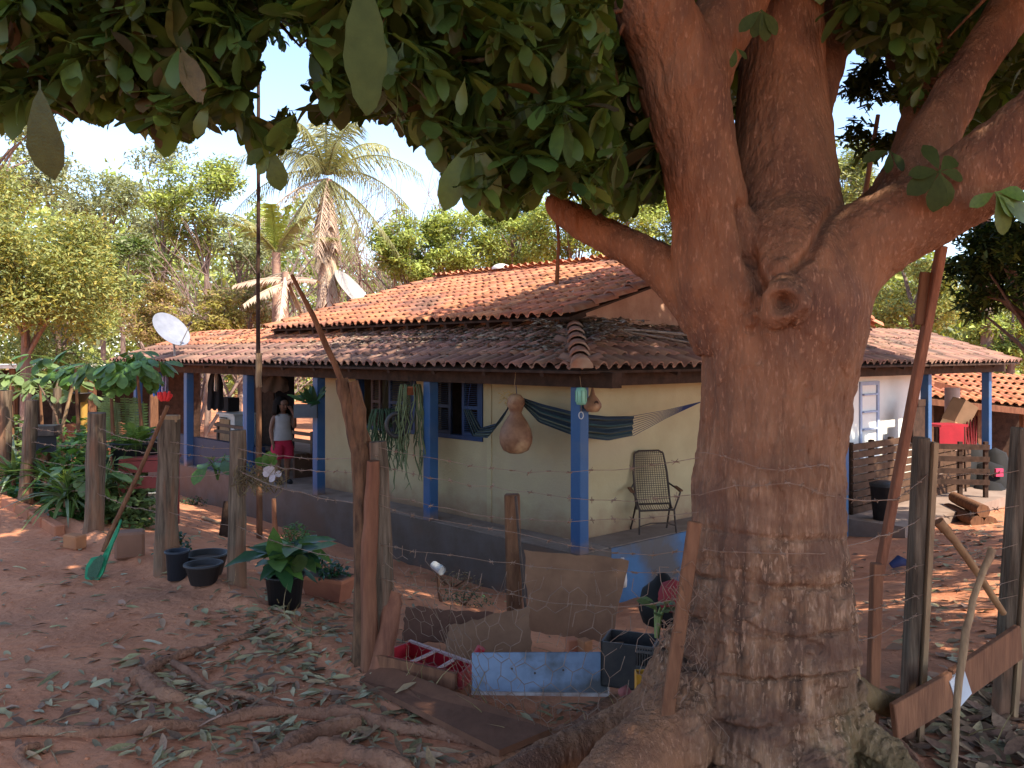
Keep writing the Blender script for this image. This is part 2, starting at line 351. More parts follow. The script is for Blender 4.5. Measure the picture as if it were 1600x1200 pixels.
# upper walls under the raised roof
m = MB(); hbox(m, 1.3, 9.0, 1.26, 1.4, 1.62, 2.2)
m.add([H(1.3, 1.26, 1.62), H(1.3, 9.2, 1.62), H(1.3, 9.2, 2.12), H(1.3, 5.25, 3.27), H(1.3, 1.26, 2.12), H(1.44, 1.26, 1.62), H(1.44, 9.2, 1.62), H(1.44, 9.2, 2.12), H(1.44, 5.25, 3.27), H(1.44, 1.26, 2.12)],
      [(0, 1, 2, 3, 4), (9, 8, 7, 6, 5), (0, 5, 6, 1), (1, 6, 7, 2), (2, 7, 8, 3), (3, 8, 9, 4), (4, 9, 5, 0)])
m.add([H(8.9, 1.26, 1.62), H(8.9, 9.2, 1.62), H(8.9, 9.2, 2.12), H(8.9, 5.25, 3.27), H(8.9, 1.26, 2.12)], [(0, 1, 2, 3, 4)])
part('gable_wall', m, pink_wall, house)
# veranda posts and beams
pw = .15
post_at = [(0, 0), (2.76, 0), (5.70, 0), (8.15, 0), (10.8, 0), (13.6, 0), (0, 6.2), (0, 9.43), (0, 12.46)]
for s, r in post_at:
    z0 = FLZ if r < 6.3 else -1.13
    m = MB(); hbox(m, s-.01, s+pw-.01, r+.0, r+pw, z0, 1.22)
    part('post', m, blue_paint, house, bevel=.008)
m = MB(); hbox(m, 6.2, 6.2+.14, 0, 0, 0, 0)
for a, b in (((-.5, -.02), (5.0, -.02)), ((5.0, -.02), (10, -.02)), ((10, -.02), (14.3, -.02))):
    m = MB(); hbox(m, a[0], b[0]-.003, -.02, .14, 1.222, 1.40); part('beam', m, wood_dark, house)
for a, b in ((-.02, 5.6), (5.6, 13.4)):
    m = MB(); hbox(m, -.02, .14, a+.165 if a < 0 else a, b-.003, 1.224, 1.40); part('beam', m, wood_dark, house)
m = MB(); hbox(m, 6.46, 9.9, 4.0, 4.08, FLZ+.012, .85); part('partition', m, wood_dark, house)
# porch low wall
m = MB(); hbox(m, 7.9, 10.75, .12, .24, FLZ, -.12); hbox(m, 11.0, 13.5, .12, .24, FLZ, -.12); part('parapet', m, flat('deep_blue_paint', (.011, .026, .06), .6), house)

# ---- roofs
def roof_frame(ex, run, rise):     # unit vectors: along the eave, up the slope, normal
    ey = Vector((run.x, run.y, rise)).normalized(); n = ex.cross(ey).normalized()
    if n.z < 0: n = -n
    return ex, ey, n
KL, KU = .33, .294
def zl(r): return 1.43+(r+.35)*KL
def zu(r): return 2.11+(r-.95)*KU if r < 5.25 else 2.11+4.3*KU-(r-5.25)*KU
m = MB()
def slab(mb, pts, t=.03):
    pts = [Vector(p) for p in pts]; n = len(pts); lo = [p-Vector((0, 0, t)) for p in pts]
    mb.add(pts+lo, [tuple(range(n)), tuple(range(2*n-1, n-1, -1))]+[(i, i+n, (i+1) % n+n, (i+1) % n) for i in range(n)])
slab(m, [H(-.33, -.33, zl(-.33)-.02), H(14.3, -.33, zl(-.33)-.02), H(14.3, 1.5, zl(1.5)-.02), H(1.5, 1.5, zl(1.5)-.02)])
slab(m, [H(14.3, 1.52, zl(1.5)-.02), H(6.6, 1.52, zl(1.5)-.02), H(6.6, 4.6, zl(1.5)-1.0), H(14.3, 4.6, zl(1.5)-1.0)][::-1])
slab(m, [H(-.33, -.33, zl(-.33)-.02), H(1.5, 1.5, zl(1.5)-.02), H(1.5, 13.3, zl(1.5)-.02), H(-.33, 13.3, zl(-.33)-.02)])
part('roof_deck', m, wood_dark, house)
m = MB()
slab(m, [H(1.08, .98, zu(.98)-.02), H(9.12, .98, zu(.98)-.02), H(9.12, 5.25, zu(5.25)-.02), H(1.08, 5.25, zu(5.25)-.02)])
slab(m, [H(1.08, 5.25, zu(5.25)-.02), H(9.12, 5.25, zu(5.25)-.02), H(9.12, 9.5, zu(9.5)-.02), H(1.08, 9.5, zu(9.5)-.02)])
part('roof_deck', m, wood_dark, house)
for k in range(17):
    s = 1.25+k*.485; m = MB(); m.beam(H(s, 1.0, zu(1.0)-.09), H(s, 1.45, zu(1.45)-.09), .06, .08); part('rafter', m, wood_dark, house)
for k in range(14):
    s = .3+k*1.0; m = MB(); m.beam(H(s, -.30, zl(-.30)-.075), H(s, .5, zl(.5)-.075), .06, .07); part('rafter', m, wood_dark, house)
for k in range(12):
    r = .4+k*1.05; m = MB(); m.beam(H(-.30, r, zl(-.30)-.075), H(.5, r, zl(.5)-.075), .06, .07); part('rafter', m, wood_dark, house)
prof = [(-.10, .008), (-.068, -.012), (-.034, .006), (-.012, .042), (.024, .062), (.06, .056), (.088, .030), (.104, .012)]
TL = .42
tv = [(x, 0, z+.030) for x, z in prof]+[(x*.96, TL, z) for x, z in prof]+[(x, 0, z+.010) for x, z in prof]
tf = [(i, i+1, i+9, i+8) for i in range(7)]+[(i+16, i+17, i+1, i) for i in range(7)]
tme = {}
for mm in (tile_m, tile_old):
    me = bpy.data.meshes.new('tile'); me.from_pydata(tv, [], tf); me.materials.append(mm); me.polygons.foreach_set('use_smooth', [True]*7+[False]*7); tme[mm.name] = me
tiles = []
rr = random.Random(3)
def lay(ex, run, rise, org_fn, n_col, n_row, ok, mat, step=.2, row=.36):
    ex, ey, n = roof_frame(ex, run, rise)
    for j in range(n_row):
        for i in range(n_col):
            a = (i+.5)*step; b = j*row
            if not ok(a, b): continue
            p = org_fn(a, b)+n*rr.uniform(0, .012)+ex*rr.uniform(-.008, .008)+ey*rr.uniform(-.02, .02)
            q = rr.uniform(-.035, .035); e2 = (ex*math.cos(q)+ey*math.sin(q)).normalized(); y2 = (n.cross(e2) if n.cross(e2).dot(ey) > 0 else -n.cross(e2)).normalized()
            sx = 1 if e2.cross(y2).dot(n) > 0 else -1
            R = Matrix((e2*sx, y2, n)).transposed()
            tiles.append((p, R, mat(a, b) if callable(mat) else mat))
cl = 1/math.sqrt(1+KL*KL)
hv = HV.length; hu = HU.length
lay(HU, HV*1.0, KL, lambda a, b: H(-.35+a, -.35+b*cl, zl(-.35+b*cl)), 73, 6, lambda a, b: -.35+a > -.35+b*cl-.02, lambda a, b: tile_m if a > 6.8+rr.uniform(-.5, .5) and b > 1.0 else tile_old)  # orange clay on the far upper tiles puts sunlight into their colour
lay(HV, HU, KL, lambda a, b: H(-.35+b*cl, -.35+a, zl(-.35+b*cl)), 68, 6, lambda a, b: -.35+a > -.35+b*cl-.02, tile_old)
lay(HU, HV, KU, lambda a, b: H(1.02+a, .92+b*.959, zu(.92+b*.959)), 41, 13, lambda a, b: True, tile_m)
lay(HU, -HV, KU, lambda a, b: H(1.02+a, 9.55-b*.959, zu(9.55-b*.959)), 41, 13, lambda a, b: True, tile_m)
camv = Vector((0, 0, CZ))
def seen(p):
    px = 800+F*p.x/p.y
    return 160 < px < 1060 or 1370 < px < 1600
tiles.sort(key=lambda t: ((t[0]-camv).length if seen(t[0]) else 99))
for p, R, mm in tiles[:300]:
    o = bpy.data.objects.new('tile', tme[mm.name]); C.objects.link(o); o.parent = house
    o.matrix_local = Matrix.Translation(p-house.location) @ R.to_4x4()
TV = np.array(tv); TF = np.array(tf)
rest = tiles[300:]
Vs = np.concatenate([TV@np.array(R).T+np.array(p) for p, R, _ in rest]); Fs = (TF[None]+(np.arange(len(rest))*24)[:, None, None]).reshape(-1, 4)
mi = np.repeat([0 if mm is tile_m else 1 for _, _, mm in rest], 14)
me = npmesh('roof_tiles', Vs-np.array(house.location), Fs, [tile_m, tile_old], np.repeat(RNG.random(len(rest)), 14), mi=mi, smooth=False)
linkmesh('roof_tiles', me, house, kind='stuff')
# ridge and hip caps
def cap_run(a, b, n, rad, mat, up=Vector((0, 0, 1)), mortar=False):
    a, b = Vector(a), Vector(b); d = (b-a).normalized(); side = d.cross(up).normalized(); nn = side.cross(d)
    L = (b-a).length/n
    for k in range(n):
        m = MB(); vs = []; p0 = a+d*(k*L-.03); p1 = a+d*((k+1)*L+.05); N = 9; w0 = rad*rr.uniform(.98, 1.08)
        for p, q, off in ((p0, w0, .035), (p1, rad*.84, .0), (p0, w0-.02, .033)):
            for j in range(N):
                t = math.pi*j/(N-1); vs.append(p+side*math.cos(t)*q+nn*(math.sin(t)*q*.9+off-.03))
        fs = [(j, j+1, N+j+1, N+j) for j in range(N-1)]+[(2*N+j, 2*N+j+1, j+1, j) for j in range(N-1)]
        m.add(vs, fs, True); m.add(vs[2*N:3*N], [tuple(range(N))] if mortar and k == 0 else [])
        part('ridge_tile', m, mat, house)
capm = M('ridge_cap_clay', (.30, .15, .10), (.20, .11, .08), scale=6, bump=.5, bscale=30, c3=(.34, .25, .19), spec=.1, rnd=.2)
cap_run(H(-.42, -.42, zl(-.42)+.05), H(1.25, 1.25, zl(1.25)+.05), 6, .125, capm, mortar=True)
cap_run(H(1.0, .92, zu(.92)+.06), H(1.0, 5.25, zu(5.25)+.06), 11, .11, capm, mortar=True)
cap_run(H(1.0, 9.55, zu(9.55)+.06), H(1.0, 5.25, zu(5.25)+.06), 11, .11, tile_m)
cap_run(H(1.0, 5.25, zu(5.25)+.05), H(9.2, 5.25, zu(5.25)+.05), 20, .10, tile_m)
cap_run(H(9.2, .92, zu(.92)+.04), H(9.2, 5.25, zu(5.25)+.04), 11, .09, tile_m)
cap_run(H(6.6, 1.5, zl(1.5)+.03), H(14.3, 1.5, zl(1.5)+.03), 18, .10, tile_m)
# leaf debris lying on the roofs (cannot be counted)
def debris(n, s0, s1, r0, r1, right=False, up=False, pw_=1.0):
    s = RNG.uniform(s0, s1, n); r = r0+(r1-r0)*RNG.random(n)**pw_
    if up: z = np.array([zu(q) for q in r])+.06; k = KU
    else: z = zl(r)+.055; k = KL
    a, b = (r, s) if right else (s, r)
    pos = np.stack([HA.x+HU.x*a+HV.x*b, HA.y+HU.y*a+HV.y*b, z+RNG.random(n)*.03], 1)
    return pos
pos = cat(debris(2400, .4, 7, .2, 1.4, pw_=.6), debris(500, 6.5, 13, .4, 1.4, pw_=.6), debris(900, .9, 6, .3, 1.35, True, pw_=.6), debris(160, 0, 9, -.3, .5), debris(260, 1.2, 9, 1.1, 5, up=True), debris(900, .1, 1.4, .1, 1.3), debris(1500, .5, 4.5, .5, 1.45), debris(700, .5, 3.5, .4, 1.4, True), debris(500, 6.5, 12, .3, 1.3, True))
n = len(pos); d = rdir(n, -.25, .25); R = frames(d, np.tile([0, 0, 1.], (n, 1))+.5*rdir(n))
roof_leaf = M('roof_debris_leaf', (.30, .235, .17), (.12, .085, .06), scale=12, rough=.9, bump=.1, rnd=.6, spec=.1)
linkmesh('roof_leaf_litter', leaves_mesh('roof_leaf_litter', LANC, pos, R, RNG.uniform(.06, .14, n), roof_leaf, RNG.uniform(.8, 1.5, n)), kind='stuff')
tag(bpy.data.objects['roof_leaf_litter'], 'dry grey brown leaves littered along the tops of the veranda roof', 'leaves')
# dead branch on the right roof
m = MB(); z = lambda r: zl(r)+.09
m.tube([H(.95, 1.55, z(.95)), H(.85, 2.2, z(.85)+.02), H(.62, 3.2, z(.62)+.03), H(.55, 4.4, z(.55)+.02), H(.45, 5.2, z(.45))], [.012, .02, .028, .024, .012], 6, jit=.2)
m.tube([H(.9, 1.7, z(.9)), H(.6, 2.1, z(.6)+.02), H(.35, 2.5, z(.35)+.02), H(.12, 2.85, z(.12))], [.012, .018, .016, .006], 6)
m.tube([H(.62, 3.2, z(.62)+.03), H(.9, 3.6, z(.9)+.05), H(1.1, 4.2, z(1.1)+.02)], [.015, .012, .005], 5)
single('dead_branch', m, M('grey_deadwood', (.30, .26, .23), (.17, .14, .12), scale=9, bump=.6), 'grey forked dead branch lying on the veranda roof', 'branch')
# white cap on the ridge
m = MB(); m.lathe([(.20, 0), (.21, .04), (.16, .09), (.08, .12), (.001, .125)], H(7.0, 5.15, zu(5.2)+.08), 16); single('vent_cap', m, flat('white_plastic', (.72, .70, .66), .5), 'small round white cap sitting on the main roof ridge', 'roof cap')
# satellite dish
def dish(name, c, face, rad, depth, label, mat, mast, arm=True, squash=1.0):
    t = thing(name, label, 'satellite dish', mast[0]); f = Vector(face).normalized(); c = Vector(c)
    q = f.to_track_quat('Z', 'Y').to_matrix()
    m = MB(); pr = [(rad*k/8, depth*((k/8)**2-1)) for k in range(9)]; pr[0] = (.001, -depth)
    m.lathe(pr+[(rad+.012, .004), (rad, -.012)]+[(rad*k/8, depth*((k/8)**2-1)-.012) for k in range(7, 0, -1)], c, 36, q)
    d = part('reflector', m, mat, t)
    m = MB(); m.tube([mast[0], mast[1], c-f*depth], .024, 8); part('mast', m, MATS['galvanised'], t)
    if arm:
        b = c+q@Vector((0, -rad*.98, 0)); e = c+q@Vector((0, -rad*.55, rad*1.25))
        m = MB(); m.tube([b, e], .011, 6); ar = part('feed_arm', m, MATS['galvanised'], t)
        m = MB(); m.tube([e-f*.0, e-f*.11], [.03, .035], 8); part('receiver', m, iron_m, t)
    return t
flat('galvanised', (.30, .29, .28), .5)
dm = flat('dish_grey_white', (.22, .235, .285), .6)
dc = P(268, 514, 17.3); dish('satellite_dish', dc, (.72, -.34, .60), .42, .08, 'round pale grey satellite dish tilted on the low roof', dm, [P(273, 556, 17.3), P(272, 540, 17.3)])
m = MB(); q = Vector((.75, -.2, .63)).normalized().to_track_quat('Z', 'Y').to_matrix()
dc = P(545, 459, 26); t = thing('dish_antenna', 'large pale mesh dish behind the main roof by the palm trunk', 'satellite dish', GD(545, 26))
m.lathe([(.8*k/8+.001, .2*((k/8)**2)) for k in range(9)], dc, 32, q); part('reflector', m, flat('dull_white', (.36, .33, .31), .8), t)
m = MB(); m.tube([GD(545, 26), dc], .06, 8); part('mast', m, MATS['galvanised'], t)
# ================================================================ the big tree
TREE0 = Vector((1.0, 3.27, gz(1.0, 3.27)))
bigtree = thing('broadleaf_tree', 'huge tree with thick red brown trunk and low forked limbs before the house', 'tree', TREE0)
def PT(l): return [P(x, y, d) for x, y, d, r in l], [r*d/F for x, y, d, r in l]
limbs = [
 [(1195, 1330, 3.27, 205), (1190, 1220, 3.27, 152), (1190, 1150, 3.27, 138), (1191, 1090, 3.26, 130), (1193, 1000, 3.25, 128), (1197, 900, 3.25, 118), (1200, 800, 3.24, 110), (1203, 700, 3.24, 108), (1213, 610, 3.24, 111), (1222, 540, 3.24, 121), (1226, 480, 3.24, 131), (1226, 420, 3.28, 116), (1226, 365, 3.36, 92), (1224, 315, 3.42, 76)],
 [(1165, 520, 3.25, 80), (1130, 430, 3.22, 80), (1108, 330, 3.2, 60), (1087, 230, 3.18, 60), (1068, 140, 3.15, 70), (1052, 80, 3.12, 62), (1015, 0, 3.05, 58), (975, -120, 2.95, 52), (900, -300, 2.8, 40)],
 [(1075, 160, 3.16, 52), (1110, 70, 3.2, 52), (1150, 0, 3.3, 50), (1200, -110, 3.4, 45), (1260, -300, 3.5, 36)],
 [(1228, 480, 3.28, 100), (1227, 370, 3.38, 94), (1222, 260, 3.46, 80), (1220, 150, 3.55, 70), (1222, 40, 3.6, 62), (1230, -100, 3.65, 56), (1225, -300, 3.7, 44)],
 [(1255, 200, 3.6, 36), (1285, 95, 3.8, 34), (1318, 10, 3.95, 34), (1350, -120, 4.1, 30)],
 [(1265, 470, 3.22, 95), (1325, 400, 3.2, 72), (1390, 360, 3.16, 60), (1460, 322, 3.12, 58), (1535, 270, 3.06, 60), (1600, 210, 3.0, 54), (1690, 130, 2.9, 48), (1850, -40, 2.8, 40), (2020, -230, 2.8, 30), (2200, -420, 2.9, 18), (2330, -600, 3.0, 6)],
 [(1385, 360, 3.3, 45), (1425, 290, 3.36, 40), (1470, 190, 3.42, 37), (1525, 100, 3.48, 35), (1585, 10, 3.55, 34), (1650, -100, 3.6, 30), (1760, -280, 3.7, 24)],
 [(1340, 375, 3.5, 42), (1402, 285, 3.75, 30), (1430, 200, 3.9, 24), (1452, 110, 4.05, 18), (1470, -40, 4.2, 15)],
 [(1110, 480, 3.28, 55), (1045, 424, 3.34, 36), (990, 390, 3.4, 32), (940, 366, 3.48, 29), (895, 340, 3.55, 27), (868, 318, 3.6, 20), (862, 308, 3.62, 8)],
 [(1265, 415, 3.08, 30), (1235, 425, 3.0, 22), (1205, 418, 2.98, 12)],
 [(1228, 470, 3.05, 50), (1226, 471, 2.93, 38), (1225, 472, 2.885, 33)],
 # buttress roots
 [(1110, 1070, 3.2, 60), (1040, 1150, 3.05, 58), (960, 1215, 2.85, 50), (880, 1290, 2.65, 40)],
 [(1100, 1010, 3.3, 55), (1050, 1090, 3.35, 48), (985, 1130, 3.38, 36), (900, 1165, 3.3, 30), (820, 1200, 3.15, 26), (740, 1240, 3.0, 20)],
 [(1270, 1060, 3.25, 50), (1335, 1135, 3.15, 34), (1385, 1185, 3.05, 28), (1450, 1240, 2.9, 22)],
 [(1240, 1110, 3.12, 66), (1275, 1210, 2.98, 48), (1310, 1290, 2.8, 40)],
 [(1285, 1060, 3.45, 36), (1370, 1095, 3.7, 20), (1430, 1110, 3.8, 20)],
]
mb = MB()
for l in limbs:
    p, r = PT(l)
    # subdivide smoothly (Catmull-Rom)
    P2 = []; R2 = []
    for i in range(len(p)-1):
        p0, p1, p2, p3 = p[max(i-1, 0)], p[i], p[i+1], p[min(i+2, len(p)-1)]
        for k in range(4):
            t = k/4; P2.append(.5*((2*p1)+(p2-p0)*t+(2*p0-5*p1+4*p2-p3)*t*t+(3*p1-p0-3*p2+p3)*t**3)); R2.append(r[i]+(r[i+1]-r[i])*t)
    P2.append(p[-1]); R2.append(r[-1])
    mb.tube(P2, R2, 20)
me = mb.mesh('trunk_raw', log_bark, Vector((0, 0, 0)))
tmp = bpy.data.objects.new('trunk_raw', me); C.objects.link(tmp)
md = tmp.modifiers.new('r', 'REMESH'); md.mode = 'VOXEL'; md.voxel_size = .0066
md = tmp.modifiers.new('s', 'SMOOTH'); md.iterations = 11; md.factor = .5
dg = bpy.context.evaluated_depsgraph_get(); ev = tmp.evaluated_get(dg); tm = bpy.data.meshes.new_from_object(ev)
bpy.data.objects.remove(tmp); bpy.data.meshes.remove(me)
n = len(tm.vertices); co = np.empty(n*3, np.float32); no = np.empty(n*3, np.float32)
tm.vertices.foreach_get('co', co); tm.vertices.foreach_get('normal', no); co = co.reshape(-1, 3).astype(float); no = no.reshape(-1, 3)
low = sm((1.15-co[:, 2])/.55)                            *sm((.56-np.hypot(co[:, 0]-1.0, co[:, 1]-3.25))/.14)   # rough foot of the trunk
d = .020*fbm(co*[3, 3, 2.2], 3, 1)+.006*fbm(co*[16, 16, 5], 3, 5)
wob = co[:, 2]+.045*fbm(co*[4, 4, 3], 2, 21)
sawp = wob/.165+.35; saw = sawp-np.floor(sawp)
lip = np.where(saw < .14, -(1-saw/.14)**.7, 0)*1.0+.35*(1-saw)
low2 = sm((1.95-co[:, 2])/.5)*sm((.56-np.hypot(co[:, 0]-1.0, co[:, 1]-3.25))/.14)
d += (low2-low).clip(0)*(.010*fbm(co*[44, 44, 6], 3, 41)+.010*np.abs(fbm(co*[15, 15, 10], 3, 47))+.006*np.clip((fbm(co*[9, 9, 5], 3, 71)-.02)/.03, 0, 1))
pn = fbm(co*[6, 6, 9], 3, 61); pl = np.clip((pn-.02)/.025, 0, 1)+.6*np.clip((fbm(co*[11, 11, 16], 3, 67)-.04)/.03, 0, 1)
d += low*(.012*pl+.050*lip*np.clip(.45+1.3*fbm(co*[5, 5, 6], 2, 31), .08, 1.2)+.018*fbm(co*[44, 44, 8], 3, 41)+.022*np.abs(fbm(co*[15, 15, 15], 3, 47))+.02*fbm(co*[9, 9, 6], 3, 49))
d += (1-low)*(.0065*fbm(co*[46, 46, 9], 3, 51)+.006*fbm(co*[14, 14, 9], 3, 53))
def crease(pts, dep, wd):
    global d
    for (x0, y0), (x1, y1) in zip(pts[:-1], pts[1:]):
        a = np.array(P(x0, y0, 3.2))[[0, 2]]; b = np.array(P(x1, y1, 3.2))[[0, 2]]; q = co[:, [0, 2]]*3.2/co[:, 1:2]*1.0; q[:, 1] = CZ+(co[:, 2]-CZ)*3.2/co[:, 1]
        t = np.clip(((q-a)@(b-a))/((b-a)@(b-a)), 0, 1); e = np.linalg.norm(q-(a+t[:, None]*(b-a)), axis=1)
        g_ = np.exp(-(e/wd)**2); d = np.where(co[:, 1] < 3.3, d*(1-.6*g_)-dep*g_, d)
crease([(1158, 325), (1172, 400), (1186, 445), (1180, 480)], .05, .022); crease([(1300, 330), (1262, 400), (1240, 418)], .03, .018); crease([(1175, 490), (1188, 560)], .018, .03)
# knot hole
kc = np.array(P(1225, 472, 2.88)); kd = np.linalg.norm((co-kc)[:, [0, 2]], axis=1); kd = kd*(1+.55*fbm(co*[13, 13, 13], 3, 77)); front = (co[:, 1] < 3.1)
d += np.where(front, -.065*np.exp(-(kd/.022)**2)+.016*np.exp(-((kd-.05)/.014)**2)-.014*np.exp(-((kd-.088)/.012)**2), 0)
co += no*d[:, None]
tm.vertices.foreach_set('co', (co-np.array(TREE0)).astype(np.float32).ravel()); tm.polygons.foreach_set('use_smooth', np.ones(len(tm.polygons), bool))
# bark: smooth rust brown above, fibrous grey brown below, a little moss
bm_ = bpy.data.materials.new('rust_bark'); bm_.use_nodes = True; nt = bm_.node_tree; L = nt.links.new; b = nt.nodes['Principled BSDF']
b.inputs['Roughness'].default_value = .78; b.inputs['Specular IOR Level'].default_value = .22
tc = _n(nt, 'ShaderNodeTexCoord')
def noise_n(scale, st=(1, 1, 1), det=6, rough=.6):
    mp = _n(nt, 'ShaderNodeMapping'); mp.inputs['Scale'].default_value = st; L(tc.outputs['Object'], mp.inputs[0])
    q = _n(nt, 'ShaderNodeTexNoise'); q.inputs['Scale'].default_value = scale; q.inputs['Detail'].default_value = det; q.inputs['Roughness'].default_value = rough; L(mp.outputs[0], q.inputs[0]); return q.outputs[0]
def ramp(src, stops):
    r = _n(nt, 'ShaderNodeValToRGB'); e = r.color_ramp.elements
    while len(e) < len(stops): e.new(.5)
    for el, (p_, c_) in zip(e, stops): el.position = p_; el.color = (*c_, 1) if len(c_) == 3 else c_
    L(src, r.inputs[0]); return r.outputs[0]
def mixc(f, a, c):
    q = _n(nt, 'ShaderNodeMix', data_type='RGBA'); L(f, q.inputs[0]); L(a, q.inputs[6])
    if isinstance(c, tuple): q.inputs[7].default_value = (*c, 1)
    else: L(c, q.inputs[7])
    return q.outputs[2]
up = ramp(noise_n(7, (1, 1, .35)), [(.3, (.285, .138, .072)), (.5, (.222, .107, .057)), (.7, (.135, .068, .041))])
flk = ramp(noise_n(95, (1, 1, .28), 4), [(.56, (0, 0, 0)), (.68, (1, 1, 1))])
up = mixc(ramp(noise_n(2.6, (1, 1, .7)), [(.48, (0, 0, 0)), (.66, (1, 1, 1))]), up, (.115, .055, .036))
upc = mixc(flk, up, (.33, .18, .11))
lo = ramp(noise_n(16, (1, 1, .12)), [(.34, (.045, .026, .017)), (.5, (.19, .105, .06)), (.70, (.33, .20, .12))])
lo = mixc(ramp(noise_n(80, (1, 1, .16), 4), [(.54, (0, 0, 0)), (.62, (1, 1, 1))]), lo, (.36, .23, .15))
lo2 = mixc(ramp(noise_n(3.2, (1, 1, 1.6)), [(.45, (0, 0, 0)), (.62, (1, 1, 1))]), lo, (.125, .068, .045))
sx = _n(nt, 'ShaderNodeSeparateXYZ'); L(tc.outputs['Object'], sx.inputs[0])
ad = _n(nt, 'ShaderNodeMath', operation='MULTIPLY_ADD'); L(noise_n(4), ad.inputs[0]); ad.inputs[1].default_value = .9; L(sx.outputs[2], ad.inputs[2])
fz = ramp(ad.outputs[0], [(0, (1, 1, 1)), (1, (0, 0, 0))])
mr = _n(nt, 'ShaderNodeMapRange'); L(ad.outputs[0], mr.inputs[0]); mr.inputs[1].default_value = 1.3; mr.inputs[2].default_value = 2.15; mr.inputs[3].default_value = 1; mr.inputs[4].default_value = 0
vx = _n(nt, 'ShaderNodeVectorMath', operation='MULTIPLY'); L(tc.outputs['Object'], vx.inputs[0]); vx.inputs[1].default_value = (1, 1, 0); vl = _n(nt, 'ShaderNodeVectorMath', operation='LENGTH'); L(vx.outputs[0], vl.inputs[0])
mrr = _n(nt, 'ShaderNodeMapRange'); L(vl.outputs['Value'], mrr.inputs[0]); mrr.inputs[1].default_value = .40; mrr.inputs[2].default_value = .55; mrr.inputs[3].default_value = 1; mrr.inputs[4].default_value = 0
mfac = _n(nt, 'ShaderNodeMath', operation='MULTIPLY'); L(mr.outputs[0], mfac.inputs[0]); L(mrr.outputs[0], mfac.inputs[1])
c = mixc(mfac.outputs[0], upc, lo2)
ms_ = _n(nt, 'ShaderNodeMath', operation='MULTIPLY_ADD'); L(sx.outputs[0], ms_.inputs[0]); ms_.inputs[1].default_value = 1.6; L(noise_n(9), ms_.inputs[2])
mz = _n(nt, 'ShaderNodeMapRange'); L(sx.outputs[2], mz.inputs[0]); mz.inputs[1].default_value = .55; mz.inputs[2].default_value = .15
mm_ = _n(nt, 'ShaderNodeMath', operation='MULTIPLY'); L(ramp(ms_.outputs[0], [(.66, (0, 0, 0)), (.86, (1, 1, 1))]), mm_.inputs[0]); L(mz.outputs[0], mm_.inputs[1])
mq = _n(nt, 'ShaderNodeMath', operation='MULTIPLY'); mq.inputs[1].default_value = .6; L(mm_.outputs[0], mq.inputs[0])
c = mixc(mq.outputs[0], c, (.15, .13, .05)); L(c, b.inputs['Base Color'])
bp = _n(nt, 'ShaderNodeBump'); bp.inputs['Strength'].default_value = 1; bp.inputs['Distance'].default_value = .02; L(noise_n(60, (1, 1, .26), 7), bp.inputs['Height']); L(bp.outputs[0], b.inputs['Normal'])
tm.materials.clear(); tm.materials.append(bm_)
linkmesh('trunk', tm, bigtree)
# surface roots running over the ground
def root(pts, rad, n=10):
    g = [G(x, y) for x, y in pts]; P2, R2 = [], []
    for i in range(len(g)-1):
        p0, p1, p2, p3 = g[max(i-1, 0)], g[i], g[i+1], g[min(i+2, len(g)-1)]
        for k in range(6):
            t = k/6; q = .5*((2*p1)+(p2-p0)*t+(2*p0-5*p1+4*p2-p3)*t*t+(3*p1-p0-3*p2+p3)*t**3); r = rad[i]+(rad[i+1]-rad[i])*t
            r *= .72*(1+.10*math.sin(len(P2)*.9+pts[0][0])+.08*math.sin(len(P2)*2.3)); q.z = gz(q.x, q.y)+r*.5+.008*math.sin(len(P2)*.7); P2.append(q); R2.append(r)
    m = MB(); m.tube(P2, R2, 14, jit=.16, rnd=random.Random(len(pts)))
    part('root', m, root_m, bigtree)
root_m = M('root_bark', (.30, .145, .088), (.19, .092, .056), scale=9, bump=1, bscale=30, c3=(.35, .18, .108), spec=.12, bdist=.03)
root([(1010, 1112), (930, 1150), (830, 1172), (720, 1160), (610, 1140), (540, 1122), (430, 1118), (330, 1135), (200, 1148), (90, 1150), (-60, 1165)], [.065, .055, .05, .045, .05, .05, .045, .04, .042, .04, .035])
root([(560, 1138), (480, 1160), (440, 1190), (380, 1215)], [.05, .075, .06, .05])
root([(640, 1215), (560, 1190), (500, 1185), (420, 1198), (330, 1215)], [.05, .07, .075, .055, .04])
root([(400, 995), (330, 1012), (280, 1030), (235, 1050), (215, 1075)], [.022, .03, .035, .05, .06])
root([(215, 1062), (235, 1078), (260, 1095), (300, 1098)], [.055, .07, .06, .03])
root([(270, 1040), (330, 1078), (390, 1095), (440, 1112)], [.03, .028, .026, .03])
root([(60, 1168), (30, 1185), (60, 1215)], [.02, .03, .025])
root([(1340, 1120), (1395, 1165), (1440, 1215)], [.06, .05, .04])
root([(820, 1172), (880, 1160), (960, 1120), (1010, 1085)], [.05, .065, .08, .09])
root([(700, 1215), (780, 1190), (900, 1185), (960, 1165)], [.04, .05, .06, .08])

